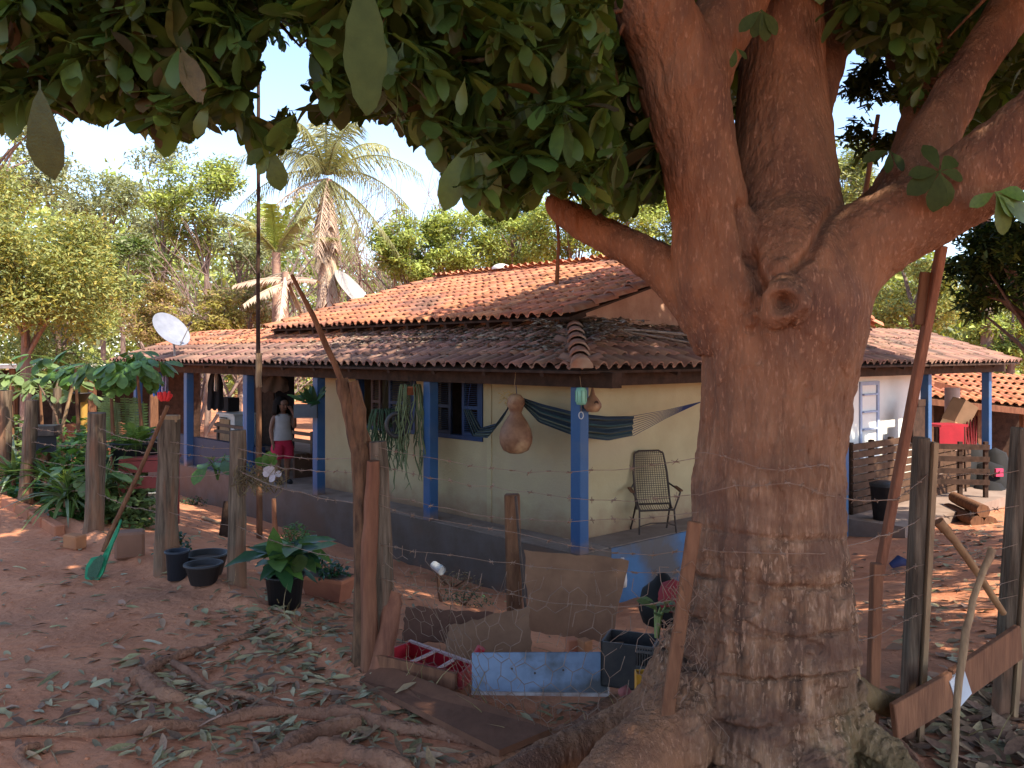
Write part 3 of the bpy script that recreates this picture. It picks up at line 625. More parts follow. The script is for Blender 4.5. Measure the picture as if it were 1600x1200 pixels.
# ---- leaves: hanging rosettes; what the camera sees follows the photographed outline of the crown
EX = [-200, 0, 40, 62, 90, 130, 200, 260, 330, 370, 400, 440, 470, 500, 540, 570, 600, 640, 670, 690, 720, 760, 800, 830, 870, 930, 990, 1045, 1290, 1300, 1345, 1385, 1402, 1420, 1460, 1500, 1600, 1800]
EY = [190, 188, 190, 200, 180, 175, 190, 225, 192, 205, 245, 235, 190, 185, 178, 172, 190, 222, 212, 262, 310, 335, 335, 305, 300, 325, 335, 300, 60, 62, 75, 88, 150, 235, 200, 210, 230, 260]
holes = [(445, 95, 40, 74), (412, 165, 26, 30), (486, 160, 16, 20), (610, 55, 14, 22), (725, 40, 10, 18), (655, 20, 8, 14), (480, 165, 10, 12), (255, 60, 8, 10), (540, 160, 9, 12), (395, 160, 12, 14)]+[(float(a), float(b), float(c), float(c)*1.2) for a, b, c in zip(RNG.uniform(0, 1000, 46), RNG.uniform(10, 185, 46), RNG.uniform(4, 9, 46))]
def proj(p): return 800+F*p[:, 0]/p[:, 1], HY-(p[:, 2]-CZ)*F/p[:, 1]
def okleaf(tip, base):
    o = np.ones(len(tip), bool)
    for p in (tip, base, (tip+base)/2):
        yy = np.maximum(p[:, 1], .05); px = 800+F*p[:, 0]/yy; py = HY-(p[:, 2]-CZ)*F/yy
        vis = (p[:, 1] > .05) & (px > -60) & (px < 1660) & (py > -30) & (py < 1230)
        o &= ~(vis & (py > np.interp(px, EX, EY)+9*np.sin(px*.13)+8*np.sin(px*.047+1)))
        wx = px+9*np.sin(py*.11)+7*np.sin(py*.27+px*.1); wy = py+9*np.sin(px*.13)+6*np.sin(px*.31)
        for hx, hy, rx, ry in holes: o &= ~(vis & (((wx-hx)/rx)**2+((wy-hy)/ry)**2 < 1))
        lim = np.abs((px-1600)*.86+(py-10)*.52)      # distance from the upper right limb, in front of which nothing hangs
        o &= ~(vis & (p[:, 1] < 3.75) & (px > 1370) & (lim < 60) & (py < 320))
        lim2 = np.abs((px-1535)*.52+(py-270)*.85)
        o &= ~(vis & (p[:, 1] < 3.4) & (px > 1300) & (lim2 < 70) & (py > 150))
        o &= ~(vis & (p[:, 1] < 3.1) & (px > 975) & (px < 1290) & (py > -20))     # nothing hangs in front of the limbs
        o &= np.linalg.norm(p-np.array([0, 0, CZ]), axis=1) > 2.15
    return o
def rosettes(c, size, nl=(6, 10), droop=(-1.0, .15)):
    k = RNG.integers(nl[0], nl[1], len(c)); idx = np.repeat(np.arange(len(c)), k); n = len(idx)
    a = RNG.uniform(0, 2*math.pi, n); z = RNG.uniform(droop[0], droop[1], n); r = np.sqrt(np.clip(1-z*z, .08, 1))
    d = np.stack([r*np.cos(a), r*np.sin(a), z], 1); s = np.repeat(size, k)*RNG.uniform(.7, 1.12, n)
    pos = c[idx]+d*.012
    return pos, d, s
# seen part: screen of rosettes 2.1-5 m ahead, plus the crown above, with extra leaf masses added to cast shade
n = 4200; px = RNG.uniform(-60, 1060, n); py = np.interp(px, EX, EY)-20-RNG.random(n)**1.15*330
d_ = RNG.uniform(2.3, 5.2, n)
c1 = np.stack([(px-800)/F*d_, d_, CZ-(py-HY)/F*d_], 1)
n = 420; px = RNG.uniform(1300, 1660, n); py = np.interp(px, EX, EY)-10-RNG.random(n)*260; d_ = RNG.uniform(3.3, 5.2, n)
c2 = np.stack([(px-800)/F*d_, d_, CZ-(py-HY)/F*d_], 1)
n = 6000; q = rdir(n)*RNG.random((n, 1))**.4
CROWN = np.array([1.3, 4.8, 5.7]); c3 = CROWN+q*np.array([7.2, 7.0, 2.6])
n = 6500; q = rdir(n)*RNG.random((n, 1))**.4; c3 = cat(c3, np.array([6.2, 9.2, 5.4])+q*np.array([5.2, 4.6, 2.4]))  # second leaf mass, mostly out of view, added to shade the right yard
c3 = c3[((c3[:, 0] > -2) | (RNG.random(len(c3)) < .22)) & (c3[:, 1] > -.6)]  # thinned at left and cut off behind the camera to let light in
n = 3000; q = rdir(n)*RNG.random((n, 1))**.4; c3 = cat(c3, np.array([4.2, .8, 5.0])+q*np.array([4.2, 4.0, 2.0]))  # unseen leaf mass towards the sun, added to shade the trunk foot
n = 900; px = RNG.uniform(-40, 500, n); py = np.interp(px, EX, EY)+RNG.normal(-8, 30, n); d_ = RNG.uniform(5, 8.5, n); c4 = np.stack([(px-800)/F*d_, d_, CZ-(py-HY)/F*d_], 1)
pos, d, s = rosettes(cat(c1, c2, c3, c4), cat(RNG.uniform(.10, .175, len(c1)+len(c2)), RNG.uniform(.2, .28, len(c3)), RNG.uniform(.11, .17, len(c4))))
flag = np.arange(len(pos))
tip = pos+d*s[:, None]; ok = okleaf(tip, pos)
n5 = 60; px = RNG.uniform(372, 480, n5); py = RNG.uniform(-20, 62, n5); d_ = RNG.uniform(6, 8, n5); p5, d5, s5 = rosettes(np.stack([(px-800)/F*d_, d_, CZ-(py-HY)/F*d_], 1), RNG.uniform(.10, .15, n5))
pos = cat(pos, p5); d = cat(d, d5); s = cat(s, s5); tip = pos+d*s[:, None]; ok = cat(ok, np.ones(len(p5), bool)); pos, d, s, tip = pos[ok], d[ok], s[ok], tip[ok]
ups = np.tile([0, 0, 1.], (len(pos), 1))+.35*rdir(len(pos)); R = frames(d, ups); wid = RNG.uniform(.8, 1.15, len(pos))
yy = np.maximum(pos[:, 1], .1); lx = 800+F*(pos[:, 0]+tip[:, 0])/2/yy; ly = HY-((pos[:, 2]+tip[:, 2])/2-CZ)*F/yy
vis = (pos[:, 1] > .5) & (lx > 0) & (lx < 1600) & (ly > 0) & (ly < 600)
big = np.where(vis, s/yy, 0); order = np.argsort(-big); top = order[:300]; rest = np.ones(len(pos), bool); rest[top] = False
lm = []
for k in range(6):
    V, Q = leaf_template([(0, .012), (.10, .016), (.22, .07), (.45, .16), (.68, .205), (.86, .155), (.95, .075), (1.0, .004)], fold=RNG.uniform(.05, .3), curl=RNG.uniform(.05, .4), wave=RNG.uniform(0, .03))
    lm.append(npmesh('leaf', V, Q, leaf_brown if k == 5 else leaf_m, smooth=True))
br = (lx[top] < 330) & (RNG.random(300) < .06) | (RNG.random(300) < .02)
for i, isb in zip(top, br):
    o = bpy.data.objects.new('leaf', lm[5] if isb else lm[int(RNG.integers(0, 5))]); C.objects.link(o); o.parent = bigtree
    o.matrix_local = Matrix.Translation(Vector(pos[i])-TREE0) @ Matrix(R[i]).to_4x4() @ Matrix.Diagonal((s[i]*wid[i], s[i], s[i], 1))
mi = (RNG.random(rest.sum()) < np.where(lx[rest] < 330, .10, .02)).astype(int)
near = np.where(vis[rest], yy[rest] < 6, False)
fol = leaves_mesh('foliage', OBOV, pos[rest]-np.array(TREE0), R[rest], s[rest], [leaf_m, leaf_brown], wid[rest], mi)
linkmesh('foliage', fol, bigtree, kind='stuff')
# twigs carrying the rosettes
m = MB(); rr = random.Random(11)
for (x0, y0, d0), (x1, y1, d1) in [((990, 10, 3.0), (800, 90, 2.9)), ((990, 10, 3.0), (880, 170, 3.1)), ((868, 320, 3.6), (835, 250, 3.5)), ((868, 320, 3.6), (905, 230, 3.7)), ((800, 90, 2.9), (815, 110, 2.9)), ((800, 90, 2.9), (640, 120, 2.9)), ((800, 60, 2.9), (560, 40, 2.8)),
        ((560, -20, 2.8), (470, 70, 3)), ((372, 5, 3.2), (390, 25, 3.2)), ((390, 22, 3.2), (468, 72, 3.2)), ((380, 10, 3.2), (398, 60, 3.2)), ((300, -60, 3), (372, 10, 3.2)), ((200, -80, 3), (150, 90, 3)), ((60, -80, 2.6), (65, 60, 2.6)), ((300, -60, 3), (300, 130, 3.1)), ((1500, 150, 3.6), (1430, 120, 3.8)), ((1600, -40, 3.3), (1480, 60, 3.5))]:
    a, b = P(x0, y0, d0), P(x1, y1, d1); mid = (a+b)/2+Vector((rr.uniform(-.05, .05), 0, rr.uniform(0, .05))); m.tube([a, mid, b], [.010, .008, .004], 6)
part('twigs', m, log_bark, bigtree, kind='stuff')
# single rosettes low on the right limb, and the lone large leaves that hang close by
def bouquet(c, dirs, size, mat, w_=1.0):
    m = MB(); n = len(dirs)
    for dx, dz, dy in dirs:
        d = np.array([[dx, dy, -dz]]); R = frames(d, np.array([[0, -1., .4]]))[0]
        me = npmesh('leaf', OBOV[0]*[w_, 1, 1], OBOV[1], mat, smooth=True)
        o = bpy.data.objects.new('leaf', me); C.objects.link(o); o.parent = bigtree
        o.matrix_local = Matrix.Translation(Vector(c)-TREE0) @ Matrix(R).to_4x4() @ Matrix.Scale(size*np.linalg.norm(d), 4)
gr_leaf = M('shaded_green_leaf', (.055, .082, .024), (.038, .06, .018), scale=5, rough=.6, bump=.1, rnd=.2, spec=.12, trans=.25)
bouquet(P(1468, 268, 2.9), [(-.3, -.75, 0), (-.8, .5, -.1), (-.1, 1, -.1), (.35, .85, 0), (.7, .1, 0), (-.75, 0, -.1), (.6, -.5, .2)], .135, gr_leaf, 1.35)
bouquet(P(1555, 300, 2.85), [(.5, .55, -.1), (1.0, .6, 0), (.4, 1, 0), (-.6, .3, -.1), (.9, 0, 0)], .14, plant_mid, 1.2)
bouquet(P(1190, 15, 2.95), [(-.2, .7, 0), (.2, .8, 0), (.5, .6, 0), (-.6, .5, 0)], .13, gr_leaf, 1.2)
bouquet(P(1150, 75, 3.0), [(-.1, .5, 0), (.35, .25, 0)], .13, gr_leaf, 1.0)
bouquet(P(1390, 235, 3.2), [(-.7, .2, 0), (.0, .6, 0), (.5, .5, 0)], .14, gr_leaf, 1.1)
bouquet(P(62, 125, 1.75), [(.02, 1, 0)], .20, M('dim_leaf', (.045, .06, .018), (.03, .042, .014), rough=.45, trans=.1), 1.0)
WAVY = leaf_template([(0, .012), (.08, .02), (.18, .06), (.3, .11), (.42, .155), (.52, .16), (.62, .19), (.72, .17), (.8, .135), (.88, .12), (.95, .07), (1, .02)], fold=.12, curl=.12, wave=.018); OB_ = OBOV; OBOV = WAVY
bouquet(P(568, -60, 1.5), [(.02, 1, -.05)], .27, gr_leaf, .80); OBOV = OB_
bouquet(P(612, 75, 2.6), [(.1, 1, 0)], .08, M('orange_dead_leaf', (.42, .18, .05), (.3, .11, .03), trans=.3, rnd=.1), 1.4)
bouquet(P(425, 230, 2.4), [(.15, 1, 0), (-.4, .6, 0), (-.7, .3, 0)], .12, leaf_m, 1.3)
bouquet(P(740, 215, 2.3), [(-.5, 1, 0), (.0, 1.1, 0), (.35, .9, 0)], .19, leaf_m, .95)
bouquet(P(812, 110, 2.5), [(-.25, 1.0, 0), (.0, 1.15, 0), (.3, .95, 0), (-.8, .45, 0), (.7, .45, 0), (-.6, .1, 0)], .19, leaf_m, 1.1)
bouquet(P(665, 140, 2.5), [(-.2, 1.0, 0), (.12, 1.15, 0), (.4, .8, 0)], .16, leaf_m, 1.1)
# a thin dead stick hanging from the low branch
m = MB(); m.tube([P(869, 322, 3.58), P(873, 380, 3.58), P(870, 444, 3.58)], [.008, .007, .010], 6); single('hanging_stick', m, wood_brown, 'thin brown stick hanging from the stub of the low branch', 'stick')
# ================================================================ fences
def rough_post(pts, rad, n=7, jit=.25, seed=0, squash=1.0):
    r = random.Random(seed); m = MB(); P2, R2 = [], []
    for i in range(len(pts)-1):
        for k in range(4):
            t = k/4; P2.append(Vector(pts[i]).lerp(Vector(pts[i+1]), t)+Vector((r.uniform(-.006, .006), r.uniform(-.006, .006), 0))); R2.append((rad[i]+(rad[i+1]-rad[i])*t)*r.uniform(.93, 1.07))
    P2.append(Vector(pts[-1])); R2.append(rad[-1]); n = n+6; cols = [r.choice((1.05, 1.0, .97, .84 if rad[0] > .03 else .95)) for _ in range(n)]; m.tube(P2, R2, n, jit=jit*.45, rnd=r, squash=squash, cols=cols); return m
fl = thing('barbed_wire_fence', 'barbed wire fence on rough grey wooden posts along the garden path', 'fence', GD(372, 6.45))
for k, (px, top, pxb, base, d, wpx) in enumerate([(8, 610, 2, 770, 10.9, 24), (50, 625, 38, 792, 9.9, 20), (152, 645, 147, 848, 8.3, 30), (265, 655, 257, 903, 6.75, 33), (372, 672, 369, 934, 6.35, 27)]):
    b = GD(pxb, d, -.2); m = rough_post([b, (b+P(px, top, d))/2, P(px, top, d)], [wpx/2*d/F*1.12, wpx/2*d/F, wpx/2*d/F*.92], seed=k+5)
    part('post', m, wood_post, fl)
b = GD(600, 4.7, -.2); m = rough_post([b, P(597, 850, 4.7), P(590, 690, 4.7)], [.06, .058, .05], seed=33); part('post', m, wood_post, fl)
b = GD(575, 4.62, -.15); m = rough_post([b, P(578, 850, 4.62), P(583, 720, 4.62)], [.05, .045, .035], seed=34); part('post', m, wood_red, fl)
b = GD(806, 6.4, -.2); m = MB(); m.beam(b, P(800, 772, 6.4), .12, .10, (0, 1, 0)); part('post', m, wood_brown, fl, bevel=.012)
def wire(pts, parent, barbs=True, r=.0022, sag=.02, seed=0):
    rg = random.Random(seed); m = MB(); pts = [Vector(p) for p in pts]; P2 = []
    for a, b in zip(pts[:-1], pts[1:]):
        n = max(3, int((b-a).length/.12))
        for k in range(n):
            t = k/n; q = a.lerp(b, t); q.z -= sag*4*t*(1-t)*(b-a).length; P2.append(q+Vector((rg.uniform(-.006, .006), rg.uniform(-.006, .006), rg.uniform(-.007, .007))))
    P2.append(pts[-1]); m.tube(P2, r, 4, cap=False)
    if barbs:
        for i in range(1, len(P2)-1):
            if rg.random() < .75:
                c = P2[i]
                for q in range(2):
                    v = Vector((rg.uniform(-1, 1), rg.uniform(-1, 1), rg.uniform(-1, 1))).normalized()*.018; m.tube([c-v, c+v], .0016, 3, cap=False)
                m.tube([c-Vector((.010, 0, 0)), c+Vector((.010, 0, 0))], .0042, 4)
    return part('wire', m, wire_m, parent)
dl = [(8, 10.9), (50, 9.9), (152, 8.3), (262, 6.75), (371, 6.35), (590, 4.68)]
for j, ys in enumerate([(650, 668, 668, 690, 700, 712), (670, 690, 690, 705, 715, 735), (690, 715, 725, 745, 735, 790), (715, 745, 770, 800, 822, 880)]):
    wire([P(x, y, d-.05) for (x, d), y in zip(dl, ys)], fl, seed=j, r=.0024)
tr = [(590, 4.64), (800, 4.1), (960, 3.6), (1092, 3.12)]
for j, ys in enumerate([(700, 735, 733, 715), (728, 766, 783, 772), (770, 812, 812, 800), (790, 832, 862, 862), (850, 880, 893, 888), (905, 930, 950, 930)]):
    wire([P(x, y, d) for (x, d), y in zip(tr, ys)], fl, seed=20+j, r=.0016, sag=.012)
# wires pinned round the trunk
wire([P(1092, 705, 3.10), P(1130, 715, 3.0), P(1220, 738, 2.895), P(1280, 728, 2.94), P(1314, 722, 3.1)], fl, seed=40, r=.002, sag=0)
wire([P(1092, 772, 3.1), P(1150, 760, 2.985), P(1230, 752, 2.895), P(1290, 775, 2.95), P(1400, 780, 3.55), P(1452, 740, 3.9), P(1545, 742, 3.95), P(1592, 735, 4.0)], fl, seed=41, r=.002, sag=.01)
wire([P(1082, 858, 3.1), P(1150, 862, 2.96), P(1260, 866, 2.89), P(1320, 855, 3.1), P(1440, 810, 3.9), P(1592, 790, 4.0)], fl, seed=42, r=.002, sag=.01)
# rolled chicken wire between the posts and the tree: hexagons of real wire
m = MB(); rg = random.Random(4)
A0, A1 = Vector(GD(605, 4.62)), Vector(GD(1060, 3.3)); L0 = (A1-A0).length; ux = (A1-A0).normalized(); Ht = .78; cw, ch = .088, .051
def hexp(a, b):
    q = A0+ux*a; q = Vector((q.x, q.y, gz(q.x, q.y)-.02+b)); nrm = Vector((-ux.y, ux.x, 0)); q += nrm*(.05*math.sin(a*5)+.07*math.sin(b*6+a*2.3))+Vector((rg.uniform(-.006, .006), rg.uniform(-.006, .006), rg.uniform(-.007, .007)-.05*math.sin(a*3.1)*b)); return q
vh = {}
def hv_(i, j):
    if (i, j) not in vh: vh[(i, j)] = hexp(i*cw/2+((j % 2)*0), j*ch*.5)
    return vh[(i, j)]
cols = int(L0/cw); rows_ = int(Ht/(ch*1.5))
for j in range(rows_):
    for i in range(cols):
        ox = i*cw+(cw/2 if j % 2 else 0); oy = j*ch*1.5
        k = [(ox, oy), (ox+cw/2, oy+ch*.5), (ox+cw/2, oy+ch*1.5), (ox+cw, oy)]
        pts = []
        for a, b in k:
            key = (round(a/cw*2), round(b/ch*2))
            if key not in vh: vh[key] = hexp(a, b)
            pts.append(vh[key])
        gone = .08 if oy < .45 else .35
        for a, b in ((0, 1), (1, 3), (1, 2)):
            if rg.random() > gone: m.tube([pts[a], (pts[a]+pts[b])/2, pts[b]], .0017, 3, cap=False)
for k in range(26):      # loose tangled ends
    a = rg.uniform(.1, 1)**.6*L0; b = rg.uniform(.0, .75); q = [hexp(a+rg.uniform(-.03, .03)*t, b+t*rg.uniform(-.05, .06)) for t in range(4)]; m.tube(q, .0013, 3, cap=False)
part('chicken_wire', m, wire_m, fl, kind='stuff')
m = MB()         # tangle of wire and dry roots against the foot of the trunk
for k in range(60):
    a = P(rg.uniform(1030, 1110), rg.uniform(880, 1120), rg.uniform(2.95, 3.1)); q = [a]
    for t in range(6): q.append(q[-1]+Vector((rg.uniform(-.035, .035), rg.uniform(-.03, .02), rg.uniform(-.05, .04))))
    m.tube(q, .0014, 3, cap=False)
part('wire_tangle', m, wire_m, fl, kind='stuff')
fr_ = thing('plank_fence', 'wire fence on split plank posts right of the big tree', 'fence', GD(1430, 3.9))
def plank(parent, name, a, b, w_, t_, mat, up=(0, 1, 0), bevel=.004):
    m = MB(); m.beam(a, b, w_, t_, up); return part(name, m, mat, parent, bevel=bevel)
b = GD(1415, 3.92, -.1); m = MB(); m.beam(b, P(1440, 683, 3.92), .055, .075, (0, 1, 0)); part('post', m, wood_post, fr_, bevel=.006)
m = MB(); a_ = Vector((.043, -.02, .0)); m.beam(b+a_, P(1440, 690, 3.92)+a_, .022, .07, (0, 1, 0)); part('batten_or_lit_edge', m, wood_light, fr_)  # pale strip: the post's bright right face put into colour
b = GD(1560, 4.15, -.1); m = MB(); m.beam(b, P(1594, 668, 4.15), .055, .08, (0, 1, 0)); part('post', m, wood_post, fr_, bevel=.006)
m = MB(); m.beam(b+a_, P(1596, 672, 4.15)+a_, .022, .075, (0, 1, 0)); part('batten_or_lit_edge', m, wood_light, fr_)  # same pale strip painting the lit right edge of this post
b = GD(1592, 4.4, -.1); m = MB(); m.beam(b, P(1602, 850, 4.4), .03, .05, (0, 1, 0)); part('post', m, wood_post, fr_)
a, c = P(1396, 1128, 3.55), P(1486, 1075, 3.75); m = MB(); m.beam(a, c, .03, .16, (0, 0, 1)); part('bottom_board', m, wood_red, fr_, bevel=.004)
a, c = P(1488, 1074, 3.76), P(1592, 1002, 4.05); m = MB(); m.beam(a, c, .03, .17, (0, 0, 1)); part('bottom_board', m, wood_red, fr_, bevel=.004)
a, c = P(1489, 1086, 3.735), P(1510, 1062, 3.785); m = MB(); m.beam(a, c, .012, .15, (0, 0, 1)); part('paint_patch', m, flat('flaking_white', (.55, .57, .62), .8), fr_)
for j, ys in enumerate([(905, 885, 850), (960, 930, 905), (1010, 960, 930)]):
    wire([P(1325, ys[0], 3.3), P(1430, ys[1], 3.86), P(1590, ys[2], 4.1)], fr_, seed=60+j, r=.0015, sag=.012)
# stakes and poles standing by themselves
def stick(name, pts, rad, mat, label, catg='pole', seed=0, n=7, jit=.15):
    m = rough_post(pts, rad, n, jit, seed); return single(name, m, mat, label, catg)
def lplank(name, a, b, w_, t_, mat, label, catg='plank', up=(0, 1, 0)):
    m = MB(); m.beam(a, b, w_, t_, up); return single(name, m, mat, label, catg, bevel=.004)
lplank('leaning_plank', P(1372, 905, 3.85), P(1472, 384, 3.55), .034, .046, wood_red, 'long narrow reddish plank leaning against the right limb of the tree')
lplank('short_plank', P(1437, 508, 3.62), P(1446, 425, 3.60), .045, .02, wood_brown, 'short brown slat wedged behind the long leaning plank')
lplank('wood_stake', GD(1360, 3.72, -.08), P(1370, 880, 3.72), .044, .05, wood_red, 'square reddish stake standing upright right of the trunk foot')
lplank('splintered_stake', GD(1350, 3.6, -.08), P(1332, 966, 3.5), .028, .02, wood_light, 'pale splintered stake leaning at the right foot of the trunk')
stick('branch_stake', [GD(1488, 3.5, -.03), P(1505, 1010, 3.6), P(1528, 915, 3.7), P(1550, 858, 3.75)], [.016, .017, .014, .018], wood_light, 'thin crooked pale branch standing upright by the bottom board', 'stick', 3)
stick('diagonal_pole', [P(1466, 814, 3.9), P(1490, 842, 3.9), P(1568, 958, 4.05)], [.026, .019, .015], M('bamboo_brown', (.36, .21, .10), (.24, .12, .06), scale=7, bump=.4), 'knobbed light brown pole slanting between the right fence posts', 'pole', 4)
lplank('leaning_board', GD(1012, 2.98, -.03), P(1086, 815, 3.0), .048, .028, wood_brown, 'brown board leaning against the left side of the trunk')
# tall pole by the veranda
b = G(405, 842); D = b.y
tp = thing('tall_pole', 'very tall straight thin pole standing before the veranda', 'pole', b)
m = rough_post([b-Vector((0, 0, .1)), P(404, 600, D)], [.040, .038], seed=5); part('pole', m, wood_brown, tp)
m = rough_post([P(404, 605, D), P(404, 552, D)], [.042, .042], seed=6); part('sleeve', m, wood_light, tp)
m = rough_post([P(404, 560, D), P(404, 300, D), P(404, 20, D)], [.032, .028, .020], seed=7); part('pole', m, wood_dark, tp)
stick('leaning_pole', [P(590, 730, 4.85), P(545, 620, 4.85), P(500, 515, 4.9), P(456, 430, 4.95)], [.022, .02, .017, .012], wood_brown, 'thin dark pole slanting up from the forked log over the roof edge', 'pole', 8)
m = rough_post([GD(566, 4.72, -.1), P(570, 900, 4.72), P(566, 720, 4.72), P(552, 660, 4.72), P(534, 592, 4.74)], [.064, .058, .058, .050, .036], 10, .25, 9)
m2 = rough_post([P(562, 690, 4.72), P(562, 640, 4.70), P(553, 596, 4.70)], [.05, .04, .028], 8, .25, 10); m.add(m2.v, m2.f, True)
single('forked_log', m, log_bark, 'thick rough forked tree log leaning upright among the fence posts', 'log')
m = rough_post([GD(590, 4.6, -.05), P(612, 960, 4.66), P(618, 925, 4.7)], [.062, .058, .045], 8, .3, 11); single('wood_stump', m, wood_red, 'short thick split stump leaning at the foot of the forked log', 'stump')
m = MB(); m.tube([P(826, 1003, 5.6), P(812, 850, 5.7), P(806, 775, 5.75)], .010, 6); single('iron_rod', m, iron_m, 'thin dark iron rod beside the squared brown post', 'rod')

# ================================================================ foreground jumble behind the wire
tin = M('painted_tin', (.19, .25, .35), (.13, .175, .25), scale=12, rough=.45, bump=.15, bscale=16, c3=(.055, .055, .055), c3t=(.47, .62), spec=.45, thresh=(.3, .7))
Y = 4.35; t = thing('metal_panel', 'pale blue grey enamelled metal panel lying propped behind chicken wire', 'panel', P(845, 1090, Y))
a, b_, c, d = P(737, 1083, Y), P(951, 1086, Y-.05), P(949, 1018, Y+.06), P(737, 1019, Y+.10)
n_ = (b_-a).cross(d-a).normalized()*.028
m = MB(); m.hexa([a, b_, b_-n_, a-n_, d, c, c-n_, d-n_]); part('sheet', m, tin, t, bevel=.006)
m = MB(); m.beam(a+n_*.25, b_+n_*.25, .012, .016); m.beam(b_+n_*.2, c+n_*.2, .008, .010); part('rim', m, M('worn_white_edge', (.55, .50, .47), (.36, .25, .20), scale=14), t)
m = MB()
for u_, v_ in ((.30, .60), (.68, .58), (.47, .5)): m.tube([a+(b_-a)*u_+(d-a)*v_+n_*.0, a+(b_-a)*u_+(d-a)*v_+n_*.12], .006, 8)
part('bolt_hole', m, iron_m, t)
# red drawer
red = M('red_plastic', (.42, .018, .03), (.33, .014, .024), scale=6, rough=.4, bump=.08, c3=(.22, .03, .03), spec=.4)
Y = 4.75; t = thing('red_crate', 'shallow red tray with pale dividers lying on the brown board', 'tray', P(650, 1050, 4.7))
def quadbox(corners_bottom, h, th, mat, parent, name):
    cb = [Vector(q) for q in corners_bottom]; ce = sum(cb, Vector())/4; up = Vector((0, 0, h)); m = MB()
    for i in range(4):
        p, q = cb[i], cb[(i+1) % 4]; pi, qi = p+(ce-p).normalized()*th, q+(ce-q).normalized()*th
        m.hexa([p, q, qi, pi, p+up, q+up, qi+up, pi+up])
    inn = [p+(ce-p).normalized()*th*1.02 for p in cb]; m.hexa([*[p+Vector((0, 0, .002)) for p in inn], *[p+Vector((0, 0, .014)) for p in inn]]); return part(name, m, mat, parent)
cb = [P(588, 1046, 4.60), P(722, 1078, 4.38), P(738, 1062, 4.72), P(640, 1026, 5.0)]
quadbox(cb, .09, .012, red, t, 'body')
dv = flat('dull_pink_white', (.50, .34, .32), .6)
for f in (.42, .74):
    m = MB(); a = cb[0].lerp(cb[1], f)+Vector((0, 0, .085)); b_ = cb[3].lerp(cb[2], f)+Vector((0, 0, .085)); m.beam(a, b_, .018, .012); part('divider', m, dv, t)
m = MB(); m.beam(cb[0]+Vector((-.01, -.012, .05)), cb[1]+Vector((-.03, -.012, .05)), .02, .085); part('front_board', m, wood_red, t)
m = MB(); m.beam(cb[3]+Vector((0, 0, .095)), cb[2]+Vector((0, 0, .095)), .02, .012); part('rim', m, dv, t)
m = MB(); m.tube([P(742, 1030, 4.9), P(752, 1012, 4.9)], .028, 10); single('red_bottle', m, red, 'small red bottle poking up behind the metal panel', 'bottle')
# boards
bo = [P(562, 1062, 4.5), P(780, 1172, 3.55), P(862, 1138, 3.75), P(590, 1034, 4.62)]
m = MB(); nn = Vector((0, 0, -.03)); m.hexa([p+nn for p in bo]+bo); single('long_board', m, M('muddy_board', (.185, .085, .052), (.125, .058, .036), scale=5, bump=.5, bscale=22, spec=.1), 'wide muddy brown board lying in front of the red tray', 'board')
def panel4(name, q, th, mat, label, catg='board', warp=.022):
    q = [Vector(p) for p in q]; n = (q[1]-q[0]).cross(q[3]-q[0]).normalized(); r = random.Random(len(label)); nu, nv = 14, 10; ph = r.uniform(0, 6); rows = []
    for j in range(nv+1):
        row = []
        for i in range(nu+1):
            u_, v_ = i/nu, j/nv; p = (q[0].lerp(q[1], u_)).lerp(q[3].lerp(q[2], u_), v_)
            p = p-n*(warp*math.sin(u_*3.1+ph)*math.cos(v_*2.4+ph*.7)+r.uniform(-.0015, .0015))
            if j in (0, nv): p = p+Vector((0, 0, r.uniform(-.012, .006)))
            if i in (0, nu): p = p+Vector((r.uniform(-.008, .008), 0, 0))
            row.append(p)
        rows.append(row)
    m = MB(); m.grid(rows, smooth=True); back = [[p-n*th for p in row] for row in rows]; m.grid([row[::-1] for row in back], smooth=True)
    rim = rows[0]+[r_[-1] for r_ in rows[1:]]+rows[-1][::-1][1:]+[r_[0] for r_ in rows[::-1][1:]]
    for a_, b_ in zip(rim[:-1], rim[1:]): m.add([a_, b_, b_-n*th, a_-n*th], [(0, 1, 2, 3)])
    return single(name, m, mat, label, catg)
ply = M('stained_plywood', (.27, .145, .085), (.19, .10, .06), scale=3.5, rough=.8, bump=.2, bscale=20, c3=(.12, .062, .04), spec=.15)
panel4('plywood_sheet', [P(826, 985, 6.15), P(955, 1005, 6.0), P(982, 874, 6.15), P(820, 858, 6.3)], .02, ply, 'stained brown plywood sheet standing upright between wooden posts', 'plywood sheet')
panel4('dark_board', [P(628, 1000, 5.35), P(770, 1010, 5.4), P(772, 956, 5.5), P(634, 946, 5.45)], .03, M('mud_wood', (.13, .062, .042), (.09, .045, .03), scale=5, bump=.5), 'dark mud stained board lying on edge behind the red tray')
panel4('short_board', [P(694, 1028, 5.0), P(832, 1032, 5.1), P(826, 946, 5.35), P(702, 978, 5.3)], .025, ply, 'slanting brown board with sawn top leaning behind the tray')
# clay blocks
for i, (x, y, d, lb) in enumerate([(893, 1010, 5.0, 'reddish clay block standing behind the metal panel nearer its middle'), (914, 1012, 4.95, 'reddish clay block right beside another block next to the black crate')]):
    m = MB(); c = P(x, y, d); m.box(c, (.062, .08, .10), .2+.3*i); single('clay_block', m, terra, lb, 'block', bevel=.006)
